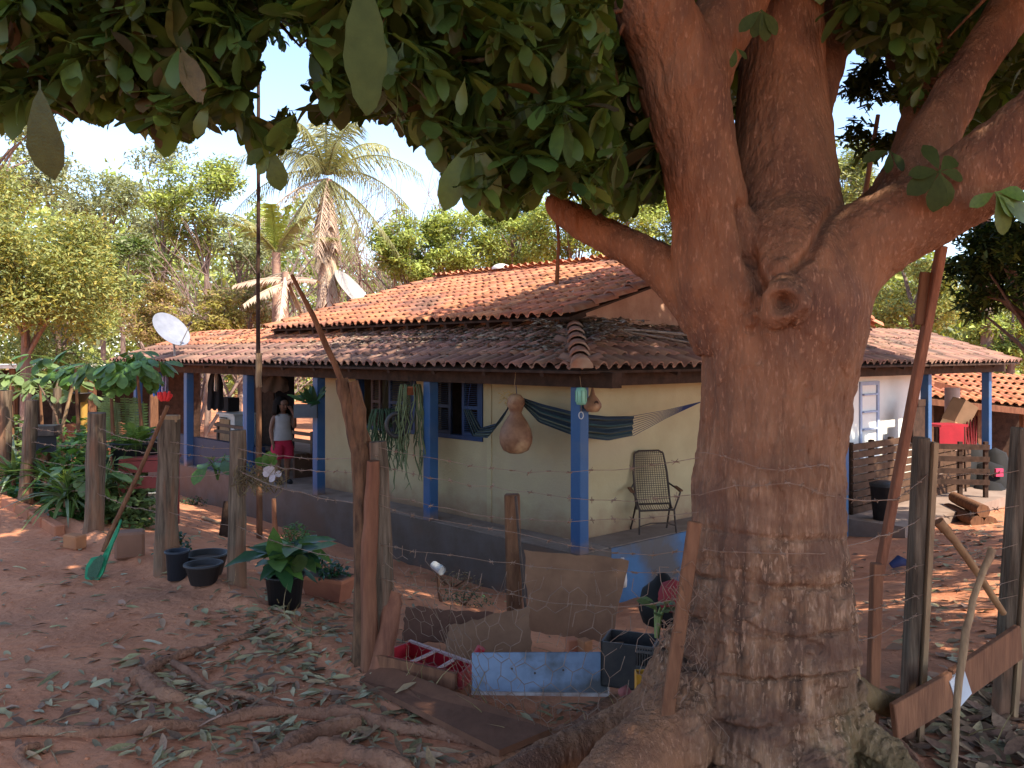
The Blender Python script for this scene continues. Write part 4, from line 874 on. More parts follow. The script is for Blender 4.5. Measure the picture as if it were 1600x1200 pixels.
# black crate
t = thing('black_crate', 'black slatted plastic crate half hidden beside the tree trunk', 'crate', P(990, 1065, 4.35))
c = P(985, 1066, 4.35); R = Matrix.Rotation(-.35, 3, 'Z'); hw, hd, hh = .135, .10, .23
def cr(x, y, z): return c+R@Vector((x, y, z))
m = MB()
m.hexa([cr(-hw, -hd, 0), cr(.05, -hd, 0), cr(.05, -hd+.01, 0), cr(-hw, -hd+.01, 0), cr(-hw, -hd, hh), cr(.05, -hd, hh), cr(.05, -hd+.01, hh), cr(-hw, -hd+.01, hh)])
m.hexa([cr(-hw, hd, 0), cr(hw, hd, 0), cr(hw, hd+.01, 0), cr(-hw, hd+.01, 0), cr(-hw, hd, hh), cr(hw, hd, hh), cr(hw, hd+.01, hh), cr(-hw, hd+.01, hh)])
m.hexa([cr(-hw, -hd, 0), cr(-hw, hd, 0), cr(-hw+.01, hd, 0), cr(-hw+.01, -hd, 0), cr(-hw, -hd, hh), cr(-hw, hd, hh), cr(-hw+.01, hd, hh), cr(-hw+.01, -hd, hh)])
m.hexa([cr(-hw, -hd, 0), cr(hw, -hd, 0), cr(hw, hd, 0), cr(-hw, hd, 0), cr(-hw, -hd, .01), cr(hw, -hd, .01), cr(hw, hd, .01), cr(-hw, hd, .01)])
part('body', m, black_pl, t)
m = MB()
for k in range(7): m.beam(cr(.055+k*.0133, -hd+.005, .0), cr(.055+k*.0133, -hd+.005, hh), .005, .008, (0, 1, 0))
for z in (.02, .12, .20, .225): m.beam(cr(.05, -hd+.004, z), cr(hw, -hd+.004, z), .008, .012)
for z in (.02, .12, .20, .225): m.beam(cr(hw, -hd, z), cr(hw, hd, z), .008, .012)
for k in range(8): m.beam(cr(hw, -hd+k*.0285, 0), cr(hw, -hd+k*.0285, hh), .006, .006, (0, 1, 0))
part('lattice', m, M('grey_black_plastic', (.06, .06, .058), (.11, .09, .08), scale=9, rough=.5), t)
yel = M('yellow_plastic', (.55, .27, .03), (.42, .19, .025), scale=8, rough=.5, bump=.1, c3=(.30, .15, .05))
t = thing('yellow_container', 'small cut open yellow plastic container at the left foot of the trunk', 'container', P(1006, 1090, 3.55))
m = MB(); cc = P(1006, 1090, 3.55); q = [cc+Vector(v) for v in ((-.035, -.03, 0), (.035, -.03, 0), (.035, .03, 0), (-.035, .03, 0))]; quadbox(q, .11, .006, yel, t, 'body')
m = MB(); m.tube([P(982, 1085, 3.9), P(978, 1080, 3.9), P(970, 1082, 3.92)], [.02, .03, .02], 8); single('red_rag', m, flat('dusty_red_cloth', (.30, .10, .09), .9), 'crumpled dusty red rag beside the yellow container', 'rag')
# bottle on the plywood, white tube by the wall, dark bag
m = MB(); m.lathe([(.001, 0), (.038, 0), (.04, .05), (.034, .12), (.02, .19), (.014, .2), (.014, .235), (.001, .236)], P(972, 916, 6.7), 14, Matrix.Rotation(.1, 3, 'X')); single('plastic_bottle', m, flat('cloudy_plastic', (.60, .52, .47), .4), 'cloudy pale plastic bottle standing behind the plywood sheet', 'bottle')
t = thing('white_can', 'small white tube shaped can stuck on a stake by the veranda base', 'can', P(683, 892, 8.6))
m = MB(); m.tube([P(677, 882, 8.6), P(691, 892, 8.5)], [.04, .05], 12, cap=False); m.tube([P(678, 883, 8.59), P(690, 891.5, 8.51)], [.034, .042], 12); part('body', m, flat('dirty_white', (.50, .50, .48), .5), t)
m = rough_post([GD(690, 8.6, -.1), P(684, 893, 8.6)], [.02, .018], seed=3); part('stake', m, wood_brown, t)
m = MB(); c = P(1036, 975, 5.0)
m.lathe([(.001, 0), (.12, .01), (.15, .10), (.13, .2), (.06, .26), (.03, .30), (.001, .31)], c, 12); single('dark_sack', m, flat('black_sack', (.010, .009, .009), .8), 'dark plastic sack slumped behind the board by the trunk', 'sack')
m = MB(); m.lathe([(.001, 0), (.09, .0), (.10, .06), (.07, .14), (.001, .17)], P(1052, 950, 4.9), 12); single('red_bundle', m, flat('dark_red_cloth', (.25, .03, .035), .8), 'small dark red bundle beside the leaning board and sack', 'bundle')
m = MB(); m.tube([P(1392, 884, 8.2), P(1406, 876, 8.2), P(1420, 880, 8.2)], [.03, .06, .03], 8, squash=.7); single('blue_shoe', m, flat('dark_blue_cloth', (.02, .03, .09), .8), 'dark blue shoe lying on the bare yard right of the trunk', 'shoe')

# ================================================================ veranda things
def HP(px, s=None, r=None):
    q = (px-800)/F
    if r is not None: s = (HA.x+HV.x*r-q*(HA.y+HV.y*r))/(q*HU.y-HU.x)
    else: r = (q*(HA.y+HU.y*s)-HA.x-HU.x*s)/(HV.x-q*HV.y)
    return s, r
# bottle gourd
gs, gr_ = HP(806, r=-.12); g0 = H(gs, gr_, 0); Y = g0.y
t = thing('hanging_gourd', 'big brown bottle gourd hanging from the veranda beam', 'gourd', P(806, 708, Y))
sc = Y/F; m = MB(); pr = [(.5, 0), (10, 1), (20, 6), (25, 16), (26, 26), (24, 38), (18, 50), (11, 60), (9, 64), (11, 70), (14, 78), (13, 86), (8, 92), (1, 94)]
m.lathe([(r*sc, z*sc) for r, z in pr], P(806, 709, Y), 24); part('body', m, gourd_m, t)
m = MB(); m.tube([P(806, 616, Y), P(804, 600, Y), P(806, 580, Y)], .004, 5); part('string', m, plant_dry, t)
m = MB()
for k in range(22): a = P(798+rr.uniform(-14, 6), 622+rr.uniform(-8, 8), Y); m.tube([a, a+Vector((rr.uniform(-.08, .08), rr.uniform(-.05, .05), rr.uniform(-.08, .06)))], .004, 3)
part('straw_tuft', m, M('straw', (.50, .34, .12), (.36, .22, .07)), t)
# small gourd and green wind chime at the corner
c = P(926, 635, 9.62); t = thing('round_gourd', 'small round gourd with a dark hole hanging right of the corner post', 'gourd', c)
sc = 9.62/F; m = MB(); m.lathe([(.5*sc, -9*sc), (9*sc, -8*sc), (14*sc, -1*sc), (14*sc, 4*sc), (9*sc, 12*sc), (4*sc, 18*sc), (2*sc, 27*sc), (.3*sc, 32*sc)], c, 20); part('body', m, gourd_m, t)
m = MB(); f = Vector((.35, -.9, .3)).normalized(); m.lathe([(.001, 0), (.026, 0), (.026, .006)], c+f*.098+Vector((0, 0, .015)), 14, f.to_track_quat('Z', 'Y').to_matrix()); part('hole', m, wood_dark, t)
m = MB(); m.tube([c+Vector((0, 0, 32*sc)), P(926, 585, 9.62)], .003, 4); part('string', m, plant_dry, t)
c = P(908, 625, 9.46); t = thing('hanging_lantern', 'small pale green glass lantern hanging before the corner post', 'lantern', c)
gl = flat('jade_glass', (.26, .55, .40), .25); sc = 9.46/F
m = MB(); m.lathe([(.5*sc, -8*sc), (7*sc, -7*sc), (9*sc, -2*sc), (9*sc, 14*sc), (7*sc, 19*sc), (.5*sc, 20*sc)], c, 8); part('glass', m, gl, t)
m = MB()
for k in range(8): a = k*math.pi/4; d = Vector((math.cos(a), math.sin(a), 0))*9.3*sc; m.tube([c+d+Vector((0, 0, -3*sc)), c+d+Vector((0, 0, 15*sc))], .003, 4)
part('cage', m, flat('dark_green_metal', (.10, .22, .16), .5), t)
m = MB(); m.tube([c+Vector((0, 0, 20*sc)), P(906, 588, 9.46)], .0035, 4); m.tube([c-Vector((0, 0, 8*sc)), c-Vector((0, 0, 20*sc))], .003, 4); part('string', m, plant_dry, t)
m = MB(); ce = c-Vector((0, 0, 24*sc)); m.tube([ce+Vector((math.cos(a)*3.5*sc, 0, math.sin(a)*5.5*sc)) for a in np.linspace(0, 2*math.pi, 15)], .006, 5); part('ring', m, flat('pale_ring', (.5, .5, .5), .4), t)
# hammock: two bunched falls of striped cloth
ham = bpy.data.materials.new('striped_hammock'); ham.use_nodes = True; nt = ham.node_tree; L = nt.links.new; b = nt.nodes['Principled BSDF']; b.inputs['Roughness'].default_value = .9
at = _n(nt, 'ShaderNodeAttribute', attribute_name='var'); rp = _n(nt, 'ShaderNodeValToRGB'); rp.color_ramp.interpolation = 'CONSTANT'
stops = [(0, (.018, .03, .05)), (.12, (.06, .075, .055)), (.2, (.018, .03, .045)), (.35, (.028, .06, .06)), (.45, (.085, .10, .085)), (.52, (.015, .03, .045)), (.68, (.09, .10, .07)), (.76, (.018, .04, .05)), (.88, (.08, .095, .085)), (.94, (.02, .035, .05))]
e = rp.color_ramp.elements
while len(e) < len(stops): e.new(.5)
for el, (p_, c_) in zip(e, stops): el.position = p_; el.color = (*c_, 1)
L(at.outputs['Fac'], rp.inputs[0]); L(rp.outputs[0], b.inputs['Base Color'])
ht = thing('hammock', 'dark striped hammock looped up along the veranda wall', 'hammock', P(900, 690, 10.2))
def cloth(name, top, bot, folds, nu=26, nv=30):
    V = []
    for i in range(nu+1):
        u_ = i/nu
        for j in range(nv+1):
            v_ = j/nv
            def at_(c):
                x = u_*(len(c)-1); k = min(int(x), len(c)-2); f = x-k; f2 = f*f*(3-2*f); return c[k].lerp(c[k+1], f*.5+f2*.5)
            a, q = at_(top), at_(bot); p = a.lerp(q, v_); amp = min(.045, (q-a).length*.16)
            p.y += amp*math.sin(v_*folds*math.pi+u_*3)+.01*math.sin(u_*17+v_*5); V.append(p)
    Q = [(i*(nv+1)+j, i*(nv+1)+j+1, (i+1)*(nv+1)+j+1, (i+1)*(nv+1)+j) for i in range(nu) for j in range(nv)]
    var = [(j+.5)/nv for i in range(nu) for j in range(nv)]
    base = wpos(ht); me = npmesh(name, np.array([tuple(p-base) for p in V]), np.array(Q), ham, var, smooth=True); linkmesh(name, me, ht)
cloth('cloth', [P(736, 640, 10.95), P(752, 668, 10.9), P(775, 662, 10.7), P(800, 628, 10.5), P(812, 622, 10.4)], [P(724, 640, 11.0), P(738, 682, 10.95), P(762, 684, 10.75), P(786, 655, 10.55), P(796, 628, 10.4)], 9)
cloth('cloth', [P(812, 620, 10.35), P(850, 632, 10.15), P(905, 646, 10.02), P(950, 651, 10.2), P(990, 650, 10.4)], [P(808, 624, 10.35), P(842, 660, 10.15), P(900, 682, 10.0), P(950, 688, 10.15), P(988, 681, 10.35)], 7)
for k in range(9): m = MB(); m.tube([P(989, 650+k*3.9, 10.4), P(1040, 641+k*1.6, 10.7), P(1098, 627, 11.0)], .004, 4); part('cord', m, MATS['dark_blue_cloth'], ht)
for q in ([P(808, 623, 10.4), P(806, 598, 10.4)], [P(730, 640, 11), P(735, 600, 11)], [P(1098, 627, 11.0), P(1130, 606, 11.2)]): m = MB(); m.tube(q, .006, 4); part('cord', m, MATS['dark_blue_cloth'], ht)
# string chair
s_, r_ = HP(1020, s=.28); cpos = H(s_, r_, FLZ+.012); t = thing('string_chair', 'old black metal chair with a wire grid back and armrests on the ledge', 'chair', cpos)
fx = Vector((.985, .17, 0)); fy = Vector((.17, -.985, 0))    # along the wall, outwards
def ch(a, b, z): return cpos+fx*a+fy*b+Vector((0, 0, z))
w2 = .235
for sgn in (-1, 1):
    m = MB(); m.tube([ch(sgn*.20, -.16, 1.0), ch(sgn*w2, -.10, .75), ch(sgn*w2, .0, .40), ch(sgn*w2, .06, .30)], .013, 7); part('back_post', m, iron_m, t)
    m = MB(); m.tube([ch(sgn*w2, .02, .36), ch(sgn*.25, -.16, 0)], .012, 7); part('leg', m, iron_m, t)
    m = MB(); m.tube([ch(sgn*w2, .16, .30), ch(sgn*.25, .20, 0)], .012, 7); part('leg', m, iron_m, t)
    m = MB(); m.tube([ch(sgn*w2, -.07, .62), ch(sgn*.31, .02, .56), ch(sgn*.32, .16, .53), ch(sgn*.28, .19, .45), ch(sgn*w2, .16, .30)], .012, 7); part('arm', m, iron_m, t)
    m = MB(); m.beam(ch(sgn*.315, -.02, .575), ch(sgn*.33, .17, .545), .045, .02); part('armrest', m, wood_brown, t)
m = MB(); m.tube([ch(-.20, -.16, 1.0), ch(-.14, -.17, 1.035), ch(.14, -.17, 1.035), ch(.20, -.16, 1.0)], .013, 7); part('top_rail', m, iron_m, t)
m = MB(); m.tube([ch(-w2, .16, .30), ch(w2, .16, .30)], .013, 7); m.tube([ch(-w2, .02, .36), ch(w2, .02, .36)], .013, 7); m.tube([ch(-.25, .19, .1), ch(-.1, .19, .14), ch(.1, .19, .14), ch(.25, .19, .1)], .009, 6); part('seat_frame', m, iron_m, t)
m = MB()
for k in range(15):
    a = -1+2*k/14; m.tube([ch(a*.19, -.165, 1.03), ch(a*.215, -.10, .76), ch(a*.22, .0, .42), ch(a*.22, .10, .335), ch(a*.22, .17, .31)], .0045, 4)
for k in range(22):
    z = .42+k*.028; f = (z-.42)/.6; m.tube([ch(-.215+.02*f, .0-.165*f+.0, z), ch(.215-.02*f, .0-.165*f, z)], .0045, 4)
part('string_back', m, iron_m, t)
# hanging planters of trailing cactus by the window
def trailing(name, top, pot_r, pot_h, n, ln, label, mat, spread=.1, hang=None, pot=True, potm=None, seed=0):
    t = thing(name, label, 'hanging plant', top); rg = random.Random(seed)
    if pot:
        m = MB(); m.lathe([(.001, -pot_h), (pot_r*.7, -pot_h), (pot_r, 0), (pot_r*1.06, 0), (pot_r*1.06, .02), (pot_r*.9, .02), (pot_r*.9, -.02), (.001, -.02)], top, 16); part('pot', m, potm or black_pl, t)
    if hang:
        m = MB()
        for a in (0, 2.1, 4.2): m.tube([top+Vector((math.cos(a)*pot_r, math.sin(a)*pot_r, 0)), hang], .003, 4)
        part('hanger', m, iron_m, t)
    m = MB()
    for k in range(n):
        a = rg.uniform(0, 6.28); d = Vector((math.cos(a), math.sin(a), 0)); p = top+d*pot_r*.7; q = [p]; l = ln*rg.uniform(.35, 1)
        q += [p+d*(pot_r*.5+spread*.3)+Vector((0, 0, .05)), p+d*(pot_r*.6+spread*.6)+Vector((0, 0, -l*.25))]
        while (p.z-q[-1].z) < l: q.append(q[-1]+Vector((rg.uniform(-.03, .03), rg.uniform(-.03, .03), -.09)))
        m.tube(q, [.007]+[.011*rg.uniform(.7, 1.2) for _ in q[2:]]+[.004], 5)
        for _ in range(4):
            i = rg.randrange(2, len(q)); b = q[i]; m.tube([b, b+Vector((rg.uniform(-.07, .07), rg.uniform(-.05, .05), rg.uniform(-.1, .02)))], [.008, .003], 4)
    part('stems', m, mat, t); return t
cact = M('cactus_green', (.075, .12, .055), (.045, .075, .035), scale=7, bump=.2, rnd=.3)
cact_pale = M('pale_cactus', (.16, .19, .09), (.10, .12, .06), scale=7, bump=.2)
s_, r_ = HP(603, r=-.1); yy_ = H(s_, r_, 0).y
trailing('trailing_cactus', P(603, 645, yy_), .14, .14, 46, .78, 'dark trailing cactus in a pot hung left of the black ring', cact, hang=P(605, 590, yy_), seed=2)
s_, r_ = HP(640, r=-.1); yy_ = H(s_, r_, 0).y
trailing('trailing_cactus', P(641, 606, yy_), .09, .1, 26, 1.35, 'long pale straggly cactus trailing beside the blue post', cact_pale, hang=P(640, 588, yy_), seed=5, potm=terra)
c = P(620, 664, 11.7); m = MB(); q = Vector((.2, -.95, .1)).normalized().to_track_quat('Z', 'Y').to_matrix()
m.tube([c+q@Vector((math.cos(a)*.14, math.sin(a)*.16, 0)) for a in np.linspace(0, 2*math.pi, 25)], .032, 8, cap=False); single('rubber_ring', m, black_pl, 'black rubber ring hanging between the two trailing cacti', 'tyre')
t = thing('hanging_pot', 'dark bucket pot hanging in front of the window shutter', 'pot', P(626, 676, 11.9)); m = MB(); m.lathe([(.001, 0), (.10, 0), (.13, .22), (.14, .225), (.11, .225), (.001, .2)], P(626, 676, 11.9), 16); part('body', m, flat('slate_plastic', (.035, .04, .045), .5), t)
m = MB(); m.tube([P(616, 650, 11.9), P(622, 600, 11.9), P(636, 650, 11.9)], .004, 4); part('handle', m, iron_m, t)
# planter box with a green plant on the post near the girl
s_, r_ = HP(478, r=-.12); pc = H(s_, r_, 0); Y = pc.y
t = thing('hanging_planter', 'grey box planter with broad leaves hung on the porch post', 'planter', P(478, 645, Y)); hw = .19
m = MB(); a = P(461, 642, Y); b_ = P(497, 642, Y); m.beam(a, b_, .18, .22); part('box', m, flat('grey_tin', (.085, .095, .11), .6), t)
def leafpart(parent, p, d, up, size, wid, mat, tm=OBOV, name='leaf'):
    R = frames(np.array([d], float), np.array([up], float))[0]; me = npmesh(name, tm[0]*[wid, 1, 1], tm[1], mat, smooth=True)
    o = bpy.data.objects.new(name, me); C.objects.link(o); o.parent = parent; o.matrix_local = Matrix.Translation(Vector(p)-wpos(parent)) @ Matrix(R).to_4x4() @ Matrix.Scale(size, 4); return o
for k in range(18):
    a = rr.uniform(0, 6.28); leafpart(t, P(rr.uniform(474, 502), 628, Y-.02), (math.cos(a)*.8, math.sin(a)*.5-.2, rr.uniform(-.1, 1.3)), (0, -1, .5), rr.uniform(.18, .34), .8, plant_dark, LANC)
# furniture under the porch
def block_thing(name, label, catg, px, r, ybot, parts_):
    s_, r_ = HP(px, r=r); b0 = H(s_, r_, FLZ+.012); t = thing(name, label, catg, b0)
    for nm, s0, s1, q0, q1, z0, z1, mat in parts_:
        m = MB(); hbox(m, s_+s0, s_+s1, r_+q0, r_+q1, FLZ+.012+z0, FLZ+.012+z1); part(nm, m, mat, t, bevel=.006)
    return t
wht = flat('off_white_enamel', (.62, .60, .58), .5); blk = flat('dark_cloth', (.02, .02, .024), .9)
block_thing('white_stove', 'off white kitchen stove with a wooden front under the porch', 'stove', 352, 2.2, 0, [('body', -.5, .35, 0, .55, 0, .80, wht), ('top', -.55, .40, -.05, .6, .802, .85, wht), ('oven_door', -.28, .25, -.035, -.002, .12, .70, wood_light), ('handle', -.2, .2, -.07, -.037, .72, .75, iron_m)])
block_thing('dark_cabinet', 'tall dark cabinet standing on the porch beside the blue door frame', 'cabinet', 415, 2.8, 0, [('body', -.5, .8, 0, .5, 0, 1.9, blk), ('door', -.45, .12, -.025, -.003, .1, 1.8, wood_dark), ('door', .16, .75, -.025, -.003, .1, 1.8, wood_dark)])
block_thing('door_frame', 'pale blue upright door frame inside the porch', 'door frame', 384, 1.2, 0, [('jamb', 0, .14, 0, .12, 0, 1.95, flat('sky_blue_paint', (.16, .36, .80), .5)), ('lintel', -.7, -.003, 0, .12, 1.88, 1.96, MATS['sky_blue_paint'])])
block_thing('dark_box', 'black television sized box standing on the white stove', 'box', 348, 2.35, 0, [('body', -.3, .3, 0, .3, .865, 1.22, blk)])
wd = flat('bench_wood', (.13, .075, .05), .7)
for px, r, lb in ((335, .45, 'slatted wooden bench behind the dark blue porch wall'), (425, .7, 'slatted wooden bench behind the standing child')):
    block_thing('slat_bench', lb, 'bench', px, r, 0, [('slat', -.9, .75, 0, .08, .43, .46, wd), ('slat', -.9, .75, .1, .18, .43, .46, wd), ('slat', -.9, .75, .2, .28, .43, .46, wd), ('slat', -.9, .75, .33, .355, .62, .69, wd), ('slat', -.9, .75, .33, .355, .76, .83, wd), ('leg', -.85, -.78, 0, .35, 0, .428, wd), ('leg', .63, .70, 0, .35, 0, .428, wd), ('post', -.85, -.78, .357, .40, 0, .85, wd), ('post', .63, .70, .357, .40, 0, .85, wd)])
# clothes hung under the porch eave
def garment(name, px, py0, py1, wpx, r, mat, label):
    s_, r_ = HP(px, r=r); Y = H(s_, r_, 0).y; rows = []
    for i in range(9):
        v = i/8; wv = wpx*(.55+.45*min(1, v*3))*(1+.05*math.sin(v*9)); rows.append([P(px-wv/2+wv*j/10, py0+(py1-py0)*v+2*math.sin(j*1.7)*v, Y+.04*math.sin(j*1.3+v*2)) for j in range(11)])
    m = MB(); m.grid(rows); m.grid([[p+Vector((0, .05, 0)) for p in r_] for r_ in rows]); single(name, m, mat, label, 'clothing')
garment('blue_towel', 246, 582, 618, 14, .8, flat('bright_blue_cloth', (.05, .17, .55), .9), 'bright blue towel hanging at the left end of the porch')
garment('striped_shirt', 257, 585, 612, 10, .9, flat('pale_blue_cloth', (.33, .35, .55), .9), 'small pale blue shirt hanging next to the blue towel')
garment('dark_coat', 336, 583, 640, 24, 1.5, blk, 'long dark coat hanging under the porch roof behind the stove')
garment('white_cloth', 337, 583, 610, 5, 1.3, flat('white_cloth', (.7, .68, .64), .9), 'narrow white cloth strip hanging over the dark coat')
garment('grey_bundle', 430, 588, 612, 40, 1.6, flat('brown_bundle', (.10, .075, .06), .9), 'brown bundle of cloth hanging above the child')
# ---- the child on the porch
s_, r_ = HP(441, r=.22); gp = H(s_, r_, FLZ+.012); gd = gp.y; K = 1.40*1.08
per = thing('person', 'dark haired child in grey top and red shorts raising a hand to the face', 'person', gp)
fwd = Vector((.62, -.78, 0)).normalized(); sd = Vector((-fwd.y, fwd.x, 0))    # sd points to the child's left (right in the picture)
def B(a, f, z): return gp+sd*a*K+fwd*f*K+Vector((0, 0, z*K))
def skin(name, verts, edges, rads, mat, root=0, sub=2):
    me = bpy.data.meshes.new(name); base = wpos(per); me.from_pydata([tuple(Vector(v)-base) for v in verts], edges, [])
    o = bpy.data.objects.new(name, me); C.objects.link(o)
    mo = o.modifiers.new('s', 'SKIN'); sv = me.skin_vertices[0].data
    for i, r in enumerate(rads): sv[i].radius = (r if hasattr(r, '__len__') else (r, r)); sv[i].use_root = (i == root)
    mo.branch_smoothing = .3; o.modifiers.new('b', 'SUBSURF').levels = sub
    dg = bpy.context.evaluated_depsgraph_get(); m2 = bpy.data.meshes.new_from_object(o.evaluated_get(dg)); bpy.data.objects.remove(o)
    m2.materials.clear(); m2.materials.append(mat); m2.polygons.foreach_set('use_smooth', np.ones(len(m2.polygons), bool))
    return linkmesh(name, m2, per)
sk = flat('brown_skin', (.17, .085, .055), .55)
vs = [(0, 0, .53), (0, 0, .63), (0, 0, .73), (0, 0, .80), (0, .01, .845), (0, .03, .90), (0, .035, .955), (0, .02, 1.0)]
rd = [.075, .068, .075, .06, .028, .048, .066, .045]; ed = [(i, i+1) for i in range(7)]
def chain(start, pts, rs):
    k = len(vs); prev = start
    for p, r in zip(pts, rs): vs.append(p); rd.append(r); ed.append((prev, len(vs)-1)); prev = len(vs)-1
    return prev
chain(0, [(.055, 0, .50), (.06, .01, .28), (.06, 0, .06), (.062, .02, .02), (.066, .09, .012)], [.06, .042, .026, .022, .018])
chain(0, [(-.055, 0, .50), (-.06, .01, .28), (-.06, -.01, .06), (-.062, .01, .02), (-.066, .08, .012)], [.06, .042, .026, .022, .018])
h = chain(3, [(.105, 0, .79), (.13, .06, .66), (.10, .13, .80), (.07, .12, .87)], [.034, .026, .02, .018])
for k_ in range(4): chain(h, [(.065-.012*k_, .115, .905), (.06-.012*k_, .105, .925+.004*(k_ % 2))], [.007, .005])
chain(h, [(.09, .10, .89)], [.006])
h = chain(3, [(-.105, 0, .79), (-.14, 0, .64), (-.13, .03, .50), (-.125, .04, .46)], [.034, .026, .02, .018])
for k_ in range(4): chain(h, [(-.135+.008*k_, .045, .43), (-.133+.008*k_, .05, .408)], [.007, .005])
chain(h, [(-.11, .06, .44)], [.006])
skin('body', [B(*v) for v in vs], ed, [r*K for r in rd], sk)
def ring_loft(name, secs, mat, n=18, rz=0):
    m = MB(); rows = []
    for z, a, f, ca, cf in secs: rows.append([B(ca+a*math.cos(t), cf+f*math.sin(t), z) for t in np.linspace(0, 2*math.pi, n)])
    m.grid(rows); return part(name, m, mat, per)
ring_loft('top', [(.83, .07, .055, 0, 0), (.80, .115, .075, 0, 0), (.74, .105, .082, 0, 0), (.66, .10, .08, 0, 0), (.58, .125, .09, 0, 0), (.52, .14, .10, 0, 0)], flat('grey_white_cotton', (.30, .29, .29), .9))
ring_loft('shorts', [(.56, .115, .09, 0, 0), (.48, .12, .095, 0, 0), (.43, .075, .085, .062, 0), (.30, .072, .075, .065, .005)], flat('crimson_cloth', (.36, .02, .055), .9))
ring_loft('shorts_leg', [(.48, .07, .085, -.05, 0), (.43, .073, .085, -.062, 0), (.30, .072, .075, -.065, .005)], MATS['crimson_cloth'])
m = MB(); q = Matrix((sd, fwd, Vector((0, 0, 1)))).transposed()
m.lathe([(.001, .112*K), (.05*K, .10*K), (.082*K, .062*K), (.095*K, .01*K), (.10*K, -.05*K), (.112*K, -.105*K), (.07*K, -.115*K)], B(-.008, -.02, .93), 18, q)
hair = MB()
keep = [f for f in m.f if not all((m.v[i]-B(0, 0, 0)).dot(fwd) > .035*K and m.v[i].z < B(0, 0, .965).z for i in f)]
hair.add(m.v, keep, True); part('hair', hair, flat('black_hair', (.010, .008, .007), .85, spec=.08), per)
m = MB()
for a in (-.027, .027): m.lathe([(.001, -.008*K), (.008*K, 0), (.001, .008*K)], B(a, .093, .937), 8)
part('eyes', m, flat('dark_eye', (.01, .008, .007), .3), per)
m = MB(); m.tube([B(0, .09, .935), B(0, .112, .912), B(0, .092, .905)], [.006*K, .013*K, .009*K], 7); m.tube([B(-.022, .088, .882), B(0, .096, .884), B(.022, .088, .882)], [.003*K, .006*K, .003*K], 6); part('face_features', m, sk, per)
m = MB()
for sg in (-1, 1): m.tube([B(sg*.062, .0, .03), B(sg*.064, .04, .028), B(sg*.067, .10, .02)], [.03*K, .034*K, .026*K], 8)
part('shoes', m, blk, per)
# ================================================================ garden on the left
LEAFME = {}
def lshared(mat, tm, key, wid):
    k = (mat.name, key, wid)
    if k not in LEAFME: LEAFME[k] = npmesh('leaf', tm[0]*[wid, 1, 1], tm[1], mat, smooth=True)
    return LEAFME[k]
def lp(parent, p, d, up, size, mat, tm=OBOV, key='o', wid=1.0, name='leaf'):
    R = frames(np.array([d], float), np.array([up], float))[0]
    o = bpy.data.objects.new(name, lshared(mat, tm, key, wid)); C.objects.link(o); o.parent = parent
    o.matrix_local = Matrix.Translation(Vector(p)-wpos(parent)) @ Matrix(R).to_4x4() @ Matrix.Scale(size, 4); return o
rg = random.Random(21)
def strap_plant(c, n, L, label, mat, wid=.9, tilt=(.1, 1.25), name='strap_leaf_plant', catg='plant', mats=None, group=None):
    t = thing(name, label, catg, c, group)
    for k in range(n):
        a = k*2.399+rg.uniform(-.2, .2); e = tilt[0]+(tilt[1]-tilt[0])*((k+.5)/n)**.8
        d = (math.cos(a)*math.cos(e), math.sin(a)*math.cos(e), math.sin(e)); lp(t, Vector(c)+Vector((0, 0, L*.12)), d, (0, 0, 1), L*rg.uniform(.75, 1.1), rg.choice(mats) if mats else mat, STRAP, 's', wid)
    m = MB(); m.tube([Vector(c)-Vector((0, 0, .03)), Vector(c)+Vector((0, 0, L*.16))], [L*.05, L*.035], 7); part('stem', m, wood_brown, t); return t
def leafy(c, n, h, spread, lsz, label, mat, wid=1.1, name='leafy_plant', stems=5, droop=.2, catg='plant', tm=OBOV, key='o', mats=None):
    t = thing(name, label, catg, c); c = Vector(c); m = MB(); tips = []
    for k in range(stems):
        a = rg.uniform(0, 6.28); e = c+Vector((math.cos(a)*spread*rg.uniform(.2, .8), math.sin(a)*spread*rg.uniform(.2, .8), h*rg.uniform(.55, 1))); md = c.lerp(e, .5)+Vector((0, 0, h*.12)); m.tube([c-Vector((0, 0, .03)), md, e], [.010, .008, .004], 5); tips.append((md, e))
    part('stem', m, mats[0] if mats else mat, t)
    for k in range(n):
        md, e = rg.choice(tips); p = md.lerp(e, rg.random()**.6); a = rg.uniform(0, 6.28)
        lp(t, p, (math.cos(a), math.sin(a), rg.uniform(-.5, .7)-droop), (0, -.3, 1), lsz*rg.uniform(.65, 1.15), rg.choice(mats) if mats else mat, tm, key, wid)
    return t
def bush(c, r, h, n, lsz, label, mat, name='bush', catg='plant', wid=1.2, tm=None):
    t = thing(name, label, catg, c); c = Vector(c); q = rdir(n, -.2, 1)*RNG.random((n, 1))**.35; pos = np.array(c)+q*np.array([r, r, h])
    d = rdir(n, -.6, .8); s = RNG.uniform(.6, 1.2, n)*lsz; R = frames(d, np.tile([0, -.2, 1.], (n, 1))+.4*rdir(n))
    linkmesh('foliage', leaves_mesh('foliage', tm or CARD, pos-np.array(c), R, s, mat, RNG.uniform(.7, 1.2, n)*wid), t)
    m = MB()
    for k in range(6): a = rg.uniform(0, 6.28); m.tube([c-Vector((0, 0, .05)), c+Vector((math.cos(a)*r*.6, math.sin(a)*r*.6, h*.8))], [.012, .004], 5)
    part('stem', m, wood_brown, t); return t
